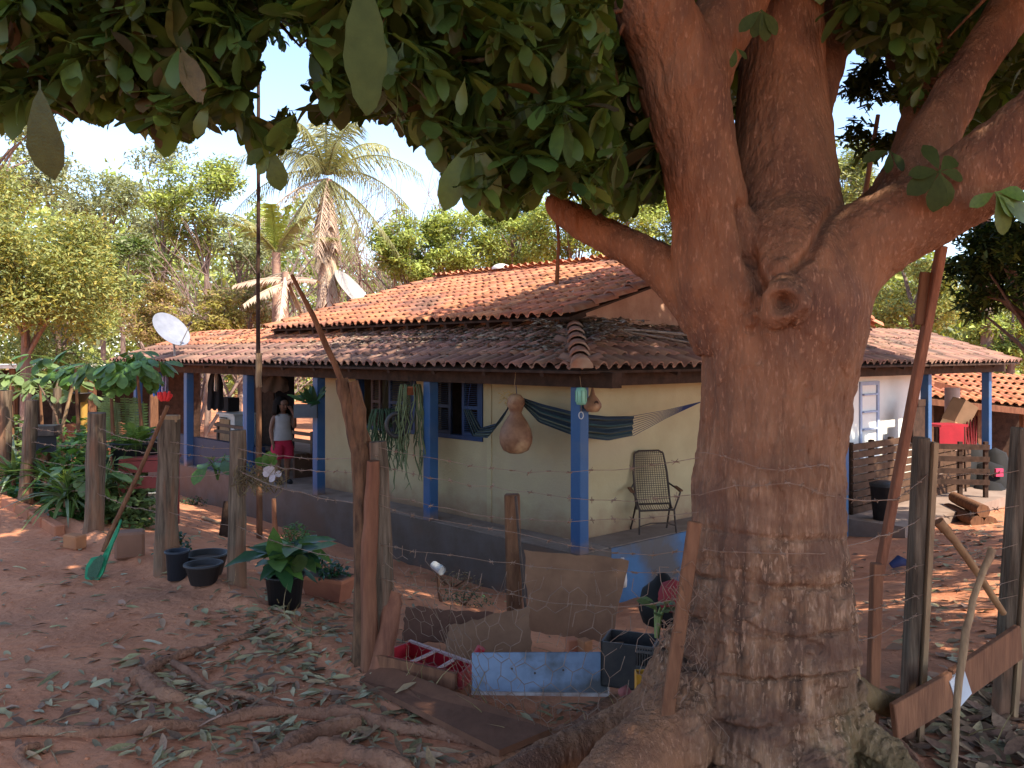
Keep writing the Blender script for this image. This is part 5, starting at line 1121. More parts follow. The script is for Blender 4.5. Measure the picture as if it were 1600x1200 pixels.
def pot(c, r, h, label, mat, taper=.75, name='plant_pot', soil=True, tilt=None, catg='pot', group=None, lip=.012):
    t = thing(name, label, catg, c, group); c = Vector(c); R = tilt or Matrix.Identity(3); m = MB()
    m.lathe([(.001, 0), (r*taper, 0), (r, h), (r+lip, h), (r+lip, h+.015), (r-.012, h+.015), (r*.97-.012, h*.8), (.001, h*.8)], c, 20, R); part('body', m, mat, t)
    if soil: m = MB(); m.lathe([(r*.93-.012, h*.82), (r*.5, h*.86), (.001, h*.88)], c, 14, R); part('soil', m, soil_m, t)
    return t
def fern(c, n, L, label, mat, name='fern', droop=.9):
    t = thing(name, label, 'fern', c); c = Vector(c)
    for k in range(n):
        a = k*2.399; e = rg.uniform(.15, 1.35); d = Vector((math.cos(a)*math.cos(e), math.sin(a)*math.cos(e), math.sin(e))); l = L*rg.uniform(.7, 1.1); pts = []
        for i in range(9): q = i/8; pts.append(c+d*l*q-Vector((0, 0, droop*l*q*q*.6)))
        m = MB(); m.tube(pts, [.006*(1-.08*i) for i in range(9)], 3, cap=False); side = d.cross(Vector((0, 0, 1))).normalized()
        N = 17
        for i in range(1, N):
            q = i/N; p = c+d*l*q-Vector((0, 0, droop*l*q*q*.6)); wv = l*.15*math.sin(math.pi*(.12+.88*q))**.7*(1.02-q*.75)
            for sg in (-1, 1):
                tip = p+side*sg*wv+d*wv*.35-Vector((0, 0, wv*.25)); b = d*l*.016; m.add([p-b, p+b, tip+b*.3, tip-b*.3], [(0, 1, 2, 3)])
        part('frond', m, mat, t)
    return t
# potted plants
c = GD(445, 5.95); pot(c, .135, .22, 'black bag pot of the glossy dark leaved plant by the fence', flat('black_bag', (.018, .018, .02), .45), .82)
t = leafy(c+Vector((0, 0, .2)), 46, .26, .22, .33, 'glossy dark broad leaved plant growing in a black bag pot by the fence', plant_dark, 1.25, 'potted_plant', 9, .15, tm=LANC, key='l', mats=[plant_dark, plant_dark, plant_mid])
lp(t, c+Vector((-.03, -.05, .30)), (-.05, -.35, .9), (0, -1, .3), .30, plant_mid, LANC, 'l', 1.5); lp(t, c+Vector((.05, -.08, .26)), (.45, -.4, .5), (0, -1, .6), .2, gr_leaf, OBOV, 'o', 1.5)
c = G(513, 935)
t = thing('terracotta_planter', 'rectangular terracotta planter box with a small green plant', 'planter', c); R = Matrix.Rotation(-.42, 3, 'Z')
def tp_(hw, hd, z): return [c+R@Vector((x*hw, y*hd, z)) for x, y in ((-1, -1), (1, -1), (1, 1), (-1, 1))]
m = MB(); m.hexa(tp_(.155, .075, 0)+tp_(.195, .10, .155)); part('body', m, terra, t)
m = MB(); m.hexa(tp_(.205, .11, .156)+tp_(.21, .115, .185)); part('rim', m, terra, t); m = MB(); m.hexa(tp_(.18, .09, .186)+tp_(.18, .09, .192)); part('soil', m, soil_m, t)
bush(c+Vector((.04, 0, .19)), .13, .10, 140, .05, 'low small leaved green plant growing in the terracotta planter', plant_dark, 'small_plant')
leafy(G(500, 930, .16), 9, .2, .13, .14, 'few long dark leaves at the left end of the terracotta planter', plant_dark, .9, stems=3)
bush(G(462, 872), .24, .42, 520, .07, 'fine leaved green bush behind the glossy potted plant', plant_mid, wid=.8)
pot(G(277, 905), .085, .21, 'tall blackish pot standing right behind the second fence post', flat('blue_black_pot', (.03, .036, .05), .5), .85)
bush(G(270, 885, .16), .16, .12, 200, .05, 'small green tuft growing over the tall blackish pot', plant_dark)
pot(G(322, 898), .17, .16, 'wide shallow black pot with speckled soil behind another black pot', black_pl, .72)
pot(G(318, 912), .135, .14, 'smaller black pot standing in front of the wide shallow one', flat('faded_black_pot', (.045, .042, .045), .6), .7)
pot(G(236, 803), .135, .30, 'white bucket holding a drooping green plant beside the fence post', flat('dirty_white_bucket', (.46, .46, .42), .6), .78)
leafy(G(238, 803, .28), 22, .22, .2, .12, 'drooping small green plant in the white bucket', plant_dark, 1.1, stems=6, droop=.5)
pot(G(217, 818), .11, .20, 'grey black cylinder pot left of the white bucket', flat('grey_pot', (.05, .05, .055), .6), .95)
c = G(203, 868); m = MB(); m.box(c+Vector((0, 0, .10)), (.24, .2, .23), .4); single('clay_block', m, flat('mud_brick', (.23, .115, .075), .9), 'square brown clay block lying behind the green scoop', 'block', bevel=.02)
f_ = P(212, 726, 9.55); m = MB(); m.box((f_.x, f_.y, (f_.z+gz(f_.x, f_.y))/2-.05), (.2, .2, f_.z-gz(f_.x, f_.y)+.08)); single('wood_stand', m, wood_dark, 'dark wooden stand carrying the black fern tub', 'stand'); pot(f_, .27, .25, 'wide black tub under the bright fern', flat('charcoal_tub', (.02, .024, .028), .55), .85, 'tub')
fern(f_+Vector((0, 0, .22)), 44, .62, 'big bright green fern spilling over a black tub', M('fern_green', (.12, .20, .045), (.075, .14, .03), scale=6, rnd=.2, trans=.3, rough=.6))
for k, (px, py, L) in enumerate([(178, 622, .62), (200, 632, .6), (212, 640, .7), (168, 640, .5)]):
    Y = 10.4; p = P(px, py-12, Y); t = thing('sword_fern', ['sword fern fronds standing upright leftmost above the big fern', 'sword fern fronds in the middle of the upright group', 'tallest sword fern fronds nearest the porch', 'short sword fern fronds low behind the black pot'][k], 'fern', p)
    for q in range(4):
        m = MB(); a = p+Vector((rg.uniform(-.1, .1), rg.uniform(-.1, .1), 0)); b_ = a+Vector((rg.uniform(-.05, .05), 0, -L)); m.tube([a, b_], .006, 3)
        for i in range(1, 20):
            z = a.lerp(b_, i/20)
            for sg in (-1, 1): m.add([z+Vector((0, 0, .012)), z+Vector((sg*.055, rg.uniform(-.02, .02), .01)), z+Vector((sg*.055, 0, -.006)), z-Vector((0, 0, .012))], [(0, 1, 2, 3)])
        part('frond', m, plant_pale, t)
# strap leaved plants
cm = [plant_pale, M('bromeliad_grey', (.20, .25, .16), (.13, .17, .10), scale=6, rough=.5, rnd=.25), plant_mid]
strap_plant(GD(103, 8.95, .14), 54, .50, 'large spiky bromeliad with grey green leaves behind the brick edging', plant_pale, .75, (-.15, 1.35), mats=cm)
strap_plant(GD(104, 8.95, .32), 16, .26, 'bright yellow green rosette in the heart of the spiky bromeliad', plant_pale, 1.0, (.5, 1.4), mats=[M('lime_leaf', (.30, .36, .06), (.2, .28, .05), scale=6, rnd=.2, trans=.3)])
strap_plant(GD(22, 10.4, .15), 36, .62, 'spiky grey green plant at the far left by the first fence post', plant_pale, .7, (0, 1.35), mats=cm)
strap_plant(G(196, 792, .05), 16, .4, 'small spiky plant beside the leaning scoop pole', plant_pale, .7, (.1, 1.2), mats=cm)
strap_plant(GD(72, 9.9, .3), 26, .5, 'spiky plant growing above the bromeliad near the black tray', plant_mid, .8, (.1, 1.3))
bush(GD(128, 9.3), .36, .95, 900, .12, 'leafy light green bush between the second and third fence posts', plant_mid)
bush(GD(196, 9.2), .34, .62, 700, .10, 'pale leafy bush right of the third fence post', plant_pale)
bush(GD(70, 10.6), .5, .75, 900, .11, 'dense green bush beside the spiky plants at far left', plant_mid)
bush(GD(12, 11.6), .6, 1.0, 900, .13, 'mixed green bush at the far left edge behind the fence', plant_pale)
bush(GD(112, 11.5), .6, 1.1, 900, .13, 'tall green bush below the yellow post', plant_mid)
bush(GD(175, 11.0), .45, .9, 700, .12, 'dark green bush in the shade under the saplings', plant_dark)
leafy(GD(150, 8.9), 26, .75, .3, .26, 'broad leaved pale plant rising behind the third fence post', plant_pale, 1.2, stems=7, mats=[plant_pale, plant_mid])
leafy(GD(110, 8.9), 22, .62, .3, .22, 'broad leaved green plant rising left of the third fence post', plant_mid, 1.1, stems=6, mats=[plant_mid, plant_pale])
bush(G(300, 790), .3, .18, 200, .05, 'low dark tuft on the soil before the porch base', plant_dark)
bush(G(722, 945), .34, .16, 320, .045, 'low weeds growing in front of the dark board', plant_dark, 'weeds', 'weeds', wid=.6)
bush(G(705, 915), .4, .14, 260, .05, 'dry weeds at the foot of the veranda base', plant_dry, 'weeds', 'weeds', wid=.5)
leafy(P(1026, 985, 3.5), 9, .12, .09, .10, 'small pale green shoot by the board leaning on the trunk', plant_pale, 1.1, 'shoot', 4, -.2)
leafy(GD(1442, 2.95), 14, .14, .12, .11, 'bright green seedling sprouting among dead leaves right of the trunk', plant_mid, 1.5, 'seedling', 5, -.1)
leafy(GD(1390, 2.92), 7, .08, .08, .085, 'small dark seedling at the right root of the tree', plant_dark, 1.4, 'seedling', 3, 0)
leafy(P(340, 745, 8.2), 9, .25, .2, .26, 'few large pale green leaves beside the fourth fence post', plant_mid, 1.2, stems=4, droop=.1)
# basket of dry roots on the fence with a flower
bc = P(403, 752, 6.3); t = thing('root_basket', 'nest of dry brown roots hanging on the fence with a green sprig', 'hanging plant', bc); m = MB()
for k in range(120):
    a = Vector((rg.uniform(-.17, .19), rg.uniform(-.07, .07), rg.uniform(-.04, .12))); m.tube([bc+a, bc+a+Vector((rg.uniform(-.07, .07), rg.uniform(-.05, .05), rg.uniform(-.10, .05))), bc+a*.7+Vector((rg.uniform(-.1, .1), 0, rg.uniform(-.12, .08)))], .003, 3, cap=False)
part('roots', m, plant_dry, t, kind='stuff')
for k in range(7): lp(t, bc+Vector((.10, -.02, .11)), (rg.uniform(-.8, .8), rg.uniform(-.5, .2), rg.uniform(.2, 1)), (0, -.7, .6), rg.uniform(.09, .14), plant_mid, OBOV, 'o', 1.5)
for k in range(6): lp(t, bc+Vector((.09+rg.uniform(-.03, .05), -.05, .05)), (rg.uniform(-.8, .8), -.4, rg.uniform(-.2, .8)), (0, -1, .2), rg.uniform(.06, .09), M('pale_lilac', (.52, .46, .48), rnd=.1) if 'pale_lilac' not in MATS else MATS['pale_lilac'], OBOV, 'o', 1.9, name='petal')
# large leaved saplings before the porch
def sapling(px, ptop, Y, n, lsz, label, mat, lean=0, name='sapling'):
    top = P(px, ptop, Y); b = GD(px+lean, Y); t = thing(name, label, 'sapling', b); m = MB(); m.tube([b-Vector((0, 0, .1)), b.lerp(top, .5)+Vector((.04, 0, 0)), top], [.03, .025, .014], 7); part('trunk', m, wood_brown, t)
    for k in range(n):
        a = rg.uniform(0, 6.28); q = top-Vector((0, 0, rg.uniform(0, .22))); st = q+Vector((math.cos(a), math.sin(a), rg.uniform(.1, .5)))*rg.uniform(.12, .55)
        m = MB(); m.tube([q, (q+st)/2+Vector((0, 0, .05)), st], [.008, .006, .005], 4); part('stalk', m, mat, t)
        for j in range(4):
            b_ = a+rg.uniform(-1.2, 1.2); lp(t, st, (math.cos(b_), math.sin(b_), rg.uniform(-1.0, .05)), (math.cos(a)*.4, -.4, 1), lsz*rg.uniform(.7, 1.1), mat, OBOV, 'o', 1.15)
    return t
bigl = M('sapling_leaf', (.11, .21, .045), (.075, .155, .035), scale=5, rough=.4, rnd=.3, spec=.4, trans=.3)
sapling(172, 572, 10.2, 20, .27, 'sapling with large drooping leaves at the left end of the porch', bigl)
sapling(214, 572, 9.9, 20, .26, 'sapling with large drooping leaves nearest the porch roof', bigl, 8)
sapling(118, 575, 10.8, 15, .25, 'shorter big leaved sapling second from the left group', MATS['garden_leaf'])
sapling(62, 592, 11.5, 13, .24, 'pale big leaved sapling among thin poles', plant_pale)
sapling(15, 590, 11.3, 15, .24, 'yellowish big leaved sapling at the far left edge', plant_pale)
sapling(90, 605, 12.5, 12, .22, 'slim pale sapling behind the yellow post', plant_pale)
# odds and ends at the back left
stick('yellow_post', [GD(131, 12, -.1), P(131, 575, 12)], [.05, .045], M('ochre_paint', (.42, .24, .05), (.33, .17, .04), scale=8), 'ochre yellow post in the left garden', 'post', 14)
pot(P(122, 628, 11.9), .17, .12, 'round dark pot sitting up high on the yellow post', black_pl, .5, 'basin')
stick('grey_pole', [GD(86, 12.4, -.1), P(90, 590, 12.4)], [.07, .055], wood_post, 'thick grey pole standing left of the yellow post', 'pole', 15)
stick('crossed_pole', [P(92, 690, 11.2), P(117, 590, 11.2)], [.025, .022], wood_light, 'pale thin pole leaning across the left garden', 'pole', 16)
stick('crossed_pole', [P(60, 600, 11.0), P(84, 640, 11.0), P(100, 690, 11.0)], [.012, .014, .016], wood_post, 'thin grey branch crossing behind the leaning pale pole', 'pole', 17)
t = thing('black_tray', 'black tray on legs holding plants by the second fence post', 'tray', GD(68, 10.5)); m = MB(); m.box(P(66, 672, 10.5), (.36, .3, .12), .2); part('tray', m, black_pl, t); m = MB(); m.box(P(70, 692, 10.6), (.26, .24, .22), .5); part('pot', m, MATS['blue_black_pot'], t)
m = MB(); b = GD(70, 10.6); m.beam(b, Vector((b.x, b.y, P(70, 706, 10.6).z)), .14, .14); part('stand', m, wood_brown, t)
m = MB(); m.lathe([(.001, 0), (.14, 0), (.17, .22), (.16, .22), (.001, .2)], G(45, 778), 14); single('green_pot', m, flat('teal_pot', (.02, .20, .13), .5), 'teal green pot at the foot of the second fence post', 'pot')
# reddish bench
c = GD(236, 9.4); t = thing('red_bench', 'low reddish painted bench between the scoop pole and the fence post', 'bench', c); rp_ = flat('faded_red_paint', (.24, .05, .045), .7)
def wb(name, x0, x1, y0, y1, z0, z1, R=.25, mat=rp_):
    q = Matrix.Rotation(R, 3, 'Z'); m = MB(); m.box(c+q@Vector(((x0+x1)/2, (y0+y1)/2, (z0+z1)/2)), (x1-x0, y1-y0, z1-z0), R); part(name, m, mat, t)
ztop = P(0, 712, 9.4).z-c.z
for k in range(3): wb('slat', -.30, .30, -.18+k*.12, -.08+k*.12, ztop-.03, ztop)
wb('apron', -.30, .30, -.20, -.185, ztop-.16, ztop-.035)
wb('apron', -.30, .30, -.20, -.185, ztop-.34, ztop-.2)
for x in (-.28, .24):
    for y in (-.17, .13): wb('leg', x, x+.04, y, y+.04, 0, ztop-.031)
# cap block and red rag on the second fence post
m = MB(); m.box(P(266, 654, 6.75), (.13, .11, .055), .1); single('cap_block', m, wood_light, 'flat sawn wood block lying on top of the second fence post', 'block', bevel=.004)
m = MB(); c = P(258, 624, 6.7)
for k in range(9): a = k*.7; m.tube([c+Vector((math.cos(a)*.02, math.sin(a)*.02, -.01)), c+Vector((math.cos(a)*.045, math.sin(a)*.03, .03+.02*math.sin(k*2))), c+Vector((math.cos(a)*.055, math.sin(a)*.035, .075*rg.uniform(.3, 1)))], [.014, .018, .008], 5)
single('red_flower', m, flat('bright_red_petal', (.62, .03, .03), .7), 'bright red flower cluster on the end of the scoop pole', 'flower')
# green scoop net on a long handle
t = thing('green_scoop', 'long handled green mesh scoop leaning against the second fence post', 'scoop', G(148, 908)); Y0 = G(148, 908).y
a = P(262, 634, 6.62); b_ = P(170, 838, Y0+.08); e = P(160, 862, Y0+.02)
m = MB(); m.tube([a, a.lerp(b_, .5)+Vector((.01, 0, 0)), b_, e], [.017, .018, .020, .014], 7, jit=.15); part('handle', m, wood_brown, t)
grn = M('green_mesh_plastic', (.02, .26, .12), (.015, .17, .09), scale=14, rough=.5, bump=.3, bscale=60, rnd=.1); grd = M('dark_mesh', (.055, .12, .075), (.035, .08, .05), scale=60, rough=.8)
L_ = [(188, 812), (178, 832), (170, 850), (160, 868), (142, 872), (134, 885), (132, 902), (138, 911), (152, 909), (161, 895), (168, 872), (176, 850), (184, 832), (189, 814)]
out = [P(x, y, Y0+.02+(911-y)*.0006) for x, y in L_]
m = MB(); m.add(out+[p+Vector((0, .022, 0)) for p in out], [tuple(range(14))[::-1]]+[(i, (i+1) % 14, 14+(i+1) % 14, 14+i) for i in range(14)]+[tuple(range(14, 28))]); part('scoop', m, grn, t)
m = MB(); m.add([P(x, y, Y0+.012) for x, y in [(158, 866), (146, 876), (138, 888), (136, 900), (142, 907), (151, 903), (158, 888), (163, 872)]], [tuple(range(8))[::-1]]); part('mesh', m, grd, t)
# brick edging along the path
t = thing('brick_edging', 'row of old clay bricks edging the left garden bed', 'edging', G(70, 820))
L_ = [(-20, 782), (8, 790), (30, 800), (52, 812), (72, 824), (95, 838)]
for k in range(len(L_)-1):
    a, b_ = G(*L_[k]), G(*L_[k+1]); m = MB(); up = Vector((0, 0, .03)); d = (b_-a)*.04; m.beam(a+d+up, b_-d+up, .10, .15, (rg.uniform(-.1, .1), 0, 1)); part('brick', m, terra, t, bevel=.012)
a = G(117, 856); m = MB(); m.box(a+Vector((0, 0, .06)), (.19, .12, .13), -.5); part('brick', m, terra, t, bevel=.012)
# stumps & sticks inside
stick('dark_stump', [G(350, 838, -.05), G(356, 838)+Vector((0, 0, .45))], [.07, .055], wood_dark, 'short dark stump standing behind the fourth fence post', 'stump', 18, 9)
stick('pale_stake', [G(430, 832, -.05), G(428, 832)+Vector((0, 0, .55))], [.045, .035], M('orange_wood', (.42, .20, .11), (.33, .15, .08), scale=8), 'short pale stake standing right of the tall pole', 'stake', 19)
stick('ground_stick', [G(316, 812, .03), G(345, 822, .04)], [.03, .02], wood_light, 'pale stick lying on the soil before the porch base', 'stick', 20)
t = thing('open_shed', 'low open shed with a pale roof edge behind the left saplings', 'shed', GD(60, 24)); wz = gz(-14, 24)
m = MB(); m.box((-13.6, 25.5, 1.25), (7, 3, .10), .1); part('roof', m, white_wall, t)
for x in (-16.8, -14.5, -12.2, -10.4): m = MB(); m.beam((x, 24.2, -1.5), (x, 24.2, 1.19), .16, .16); part('post', m, wood_brown, t)
m = MB(); m.box((-13.6, 26.9, -.2), (6.8, .1, 2.6), .1); part('back_wall', m, wood_dark, t)
m = MB(); m.box((-12.4, 24.9, -.9), (1.6, .8, .9), .1); single('wood_table', m, wood_red, 'reddish timber table standing under the open shed', 'table')

# ================================================================ yard on the right
def wing(s, r, z): return H(s, r, z)
for i, (r0, s0, n_, lb) in enumerate([(6.75, .12, 9, 'pallet of dark brown boards leaning on the side wing nearest the trunk'), (9.75, .0, 7, 'pallet of dark brown boards between the two right veranda posts')]):
    t = thing('board_pallet', lb, 'pallet', wing(s0, r0+.6, -1.13))
    for k in range(n_): m = MB(); z = -1.12+k*.135; m.hexa([wing(s0, r0, z), wing(s0, r0+(2.6 if i == 0 else 1.75), z), wing(s0+.03, r0+(2.6 if i == 0 else 1.75), z), wing(s0+.03, r0, z), wing(s0, r0, z+.11), wing(s0, r0+(2.6 if i == 0 else 1.75), z+.11), wing(s0+.03, r0+(2.6 if i == 0 else 1.75), z+.11), wing(s0+.03, r0, z+.11)]); part('board', m, MATS['pallet_wood'] if 'pallet_wood' in MATS else M('pallet_wood', (.10, .055, .035), (.06, .035, .022), scale=8, bump=.5, spec=.1), t)
    for q in (0, .75, 1.5): m = MB(); hbox(m, s0+.032, s0+.10, r0+q, r0+q+.09, -1.13, -1.12+n_*.135); part('batten_or_lit_edge', m, wood_dark, t)
m = MB(); hbox(m, .05, .12, 8.9, 9.42, -.05, .62); hbox(m, .04, .11, 9.1, 9.44, .62, .75); single('dark_board', m, wood_dark, 'dark brown board fixed beside the second right veranda post', 'board')
t = thing('dark_bin', 'dark plastic bin standing at the foot of the right blue post', 'bin', wing(-.4, 6.75, -1.13)); m = MB(); m.lathe([(.001, 0), (.17, 0), (.22, .55), (.23, .55), (.23, .58), (.2, .58), (.18, .1), (.001, .1)], wing(-.4, 6.75, -1.13), 16); part('body', m, black_pl, t); m = MB(); m.lathe([(.235, .58), (.235, .60), (.1, .64), (.001, .64)], wing(-.4, 6.75, -1.13), 16); part('lid', m, black_pl, t)
# tiled shed
t = thing('tiled_shed', 'open shed with a sagging orange tiled roof in the right yard', 'shed', GD(1540, 21)); sx0, sx1 = P(1440, 0, 20).x, P(1720, 0, 20).x
m = MB(); slab(m, [(sx0, 19.6, P(0, 622, 20).z), (sx1, 19.2, P(0, 650, 20).z), (sx1, 22.4, P(0, 590, 22).z), (sx0, 22.6, P(0, 582, 22).z)], .06); part('roof_deck', m, wood_brown, t)
a, b_, c_, d_ = Vector((sx0, 19.6, P(0, 620, 20).z)), Vector((sx1, 19.2, P(0, 648, 20).z)), Vector((sx1, 22.4, P(0, 588, 22).z)), Vector((sx0, 22.6, P(0, 580, 22).z))
for i in range(22):
    for j in range(6):
        p = a.lerp(b_, (i+.5)/22).lerp(d_.lerp(c_, (i+.5)/22), j/6); ex = (b_-a).normalized(); ey = (d_-a).normalized(); n = ex.cross(ey).normalized(); ey = n.cross(ex)
        o = bpy.data.objects.new('tile', tme[tile_m.name]); C.objects.link(o); o.parent = t; o.matrix_local = Matrix.Translation(p+n*.02-t.location) @ Matrix((ex, ey, n)).transposed().to_4x4() @ Matrix.Diagonal((.98, 1.35, 1, 1))
m = MB(); m.beam(a-Vector((0, -.05, .1)), b_-Vector((0, -.05, .1)), .10, .14); part('beam', m, wood_red, t)
m = MB(); m.beam(P(1460, 600, 20.6), P(1600, 635, 19.8), .12, .14); part('beam', m, wood_red, t)
for px in (1452, 1530, 1600): q = GD(px, 19.9); m = MB(); m.beam(q, Vector((q.x, q.y, P(0, 628, 19.9).z)), .14, .14); part('post', m, wood_brown, t)
m = MB(); q = GD(1560, 22.3); m.box((q.x, q.y, -.3), (5, .08, 2.3)); part('back_wall', m, wood_dark, t)
conc = flat('pink_concrete', (.46, .30, .24), .8)
q = GD(1488, 17.6); t = thing('concrete_column', 'round pinkish concrete column standing in the right yard', 'column', q)
m = MB(); m.lathe([(.18, 0), (.155, .2), (.15, .8), (.15, P(0, 606, 17.6).z-q.z), (.001, P(0, 606, 17.6).z-q.z)], q, 18); part('shaft', m, conc, t); m = MB(); m.lathe([(.24, -.1), (.24, .12), (.18, .12)], q, 18); part('base', m, conc, t)
Y = 17.2; q = P(1500, 645, Y); t = thing('cardboard_box', 'tilted brown cardboard box hanging beside the concrete column', 'box', q); R = Matrix.Rotation(math.radians(28), 3, 'Y') @ Matrix.Rotation(.3, 3, 'Z')
card = flat('cardboard', (.20, .12, .07), .9); card2 = flat('pale_cardboard', (.50, .33, .19), .9)
m = MB(); m.box(q, (.38, .35, .5), mat=R); part('carton', m, card, t); m = MB(); m.box(q+R@Vector((0, -.04, -.33)), (.40, .36, .15), mat=R); part('flap', m, card2, t); m = MB(); m.box(q+R@Vector((0, -.224, -.33)), (.10, .006, .03), mat=R); part('hand_hole', m, wood_dark, t)
rp2 = flat('bright_red_plastic', (.30, .012, .022), .7)
Y = 16.8; q = GD(1478, Y); t = thing('red_table', 'bright red plastic table in the right yard behind the blue posts', 'table', q); zt = P(0, 664, Y).z
m = MB(); m.box((q.x, Y, zt), (.62, .5, .05), .2); m.box((q.x, Y-.26, zt-.19), (.60, .02, .34), .2); part('top', m, rp2, t)
for x in (-.26, .26):
    for y in (-.2, .2): m = MB(); m.tube([(q.x+x*1.1, Y+y*1.1, q.z), (q.x+x, Y+y, zt-.02)], [.02, .025], 7); part('leg', m, wood_dark, t)
m = MB()
for k in range(5): a_ = k*.6; m.tube([P(1500+k*6, 690+k*2, 17), P(1506+k*5, 662-k*3, 17), P(1512+k*3, 700, 17)], .018, 5)
single('coiled_hose', m, MATS['dark_red_cloth'], 'dark red hose loops hanging by the cardboard box', 'hose')
q = GD(1530, 17.4); t = thing('covered_heap', 'dark tarpaulin heap behind the last right veranda post', 'heap', q); m = MB(); [m.lathe([(r_*1.15, 0), (r_, h_*.5), (r_*.6, h_*.9), (.001, h_)], q+Vector((dx, dy, 0)), 7, Matrix.Rotation(a_, 3, 'Z')) for dx, dy, r_, h_, a_ in ((-.3, .1, .38, .95, .3), (.15, -.1, .42, .8, 1.1), (.45, .2, .36, 1.05, .7), (0, .3, .4, 1.2, .2), (-.05, -.45, .35, .45, .5))]; part('tarpaulin', m, MATS['black_sack'], t)
m = MB(); m.box(q+Vector((.12, -.5, .62)), (.16, .05, .16), .1); part('red_mark', m, flat('pink_red_cloth', (.5, .05, .12), .7), t)
q = GD(1506, 14.4)
for i, (dx, z_, lb) in enumerate([(0, .10, 'bottom log of the pile by the last right post'), (.22, .10, 'log lying right of another at the bottom of the pile'), (.1, .30, 'top log of the pile by the last right post')]): m = MB(); m.tube([q+Vector((dx-.1, -.6, z_)), q+Vector((dx+.1, .7, z_))], [.11, .10], 9, jit=.15); single('wood_log', m, wood_brown, lb, 'log', 'logs piled in the right yard')
m = MB(); hbox(m, .35, .55, 10.2, 10.5, -1.13, -.6); single('pale_stone_post', m, concrete, 'short pale stone post at the edge of the side slab', 'post')

t = thing('plank_rack', 'dark rack of horizontal planks behind the red table in the right yard', 'rack', GD(1490, 15.9))
for x in (1458, 1500, 1540): q = GD(x, 15.9); m = MB(); m.beam(q, Vector((q.x, q.y, P(0, 690, 15.9).z)), .07, .07); part('upright', m, wood_dark, t)
for y in (697, 716, 735, 752): m = MB(); m.beam(P(1454, y, 15.85), P(1546, y+2, 15.85), .03, .10); part('plank', m, wood_dark, t)
# ================================================================ trees behind
def tm_(n, a, b, **k): return M(n, a, b, scale=2.0, rough=.6, bump=0, rnd=.42, trans=.35, spec=.2, **k)
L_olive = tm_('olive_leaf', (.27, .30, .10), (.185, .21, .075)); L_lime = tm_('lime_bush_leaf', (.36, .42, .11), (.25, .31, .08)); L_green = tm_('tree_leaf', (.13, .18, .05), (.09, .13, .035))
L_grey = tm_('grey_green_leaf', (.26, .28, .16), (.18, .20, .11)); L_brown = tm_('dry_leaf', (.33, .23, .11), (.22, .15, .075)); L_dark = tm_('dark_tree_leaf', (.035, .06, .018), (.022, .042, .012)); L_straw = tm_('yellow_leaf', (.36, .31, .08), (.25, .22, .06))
T_bark = M('grey_trunk', (.22, .15, .12), (.13, .09, .075), scale=8, bump=.5, st=(3, 3, .5))
T_pink = M('bare_twig', (.30, .21, .18), (.20, .14, .12), scale=8, bump=.2)
BLADE = leaf_template([(0, .16), (1, .07)], fold=.3, curl=.1)
def tree(name, label, px, Y, cpy, rx, rz, n, lsz, mat, K=22, tr=.12, ry=None, catg='tree', clump=.3, mat2=None, flat_=.75, group=None, zmin=-1, core=.5, wid=(.6, 1.1), tpx=None, limbs=True):
    b = GD(tpx or px, Y); c = P(px, cpy, Y); rx = rx*Y/F; rz = rz*Y/F; ry = ry or rx
    t = thing(name, label, catg, b, group)
    cc = rdir(K, zmin, 1)*(core+(1-core)*RNG.random((K, 1))**.6)*np.array([rx, ry, rz])*(1-clump*.6)+np.array(c)
    w_ = RNG.uniform(.6, 1.3, K); idx = RNG.choice(K, n, p=w_/w_.sum()); cr = clump*(rx+rz)/2*np.sqrt(w_)
    q = rdir(n)*RNG.random((n, 1))**.45; pos = cc[idx]+q*cr[idx][:, None]*np.array([1.15, 1.15, flat_])
    pos[:, 2] = np.maximum(pos[:, 2], gzn(pos[:, 0], pos[:, 1])+.05)
    d = rdir(n, -.9, .6); R = frames(d, np.tile([0, -.3, 1.], (n, 1))+.7*rdir(n)); s = RNG.uniform(.6, 1.25, n)*lsz
    mi = (RNG.random(n) < .3).astype(int) if mat2 else None
    linkmesh('crown', leaves_mesh('crown', BLADE, pos-np.array(b), R, s, [mat, mat2] if mat2 else mat, RNG.uniform(wid[0], wid[1], n)*1.6, mi), t)
    m = MB(); top = c+Vector((0, 0, -rz*.1)); mid = b.lerp(top, .5)+Vector((RNG.uniform(-.2, .2), 0, 0)); m.tube([b-Vector((0, 0, .2)), mid, top], [tr, tr*.8, tr*.45], 8)
    for k in range(min(K, 16) if limbs else 0):
        e = Vector(cc[k]); s0 = mid.lerp(top, RNG.uniform(.1, 1)); m.tube([s0, s0.lerp(e, .5)+Vector((0, 0, .08*rz)), e], [tr*.35, tr*.25, tr*.08], 5)
    part('trunk', m, T_bark, t); return t
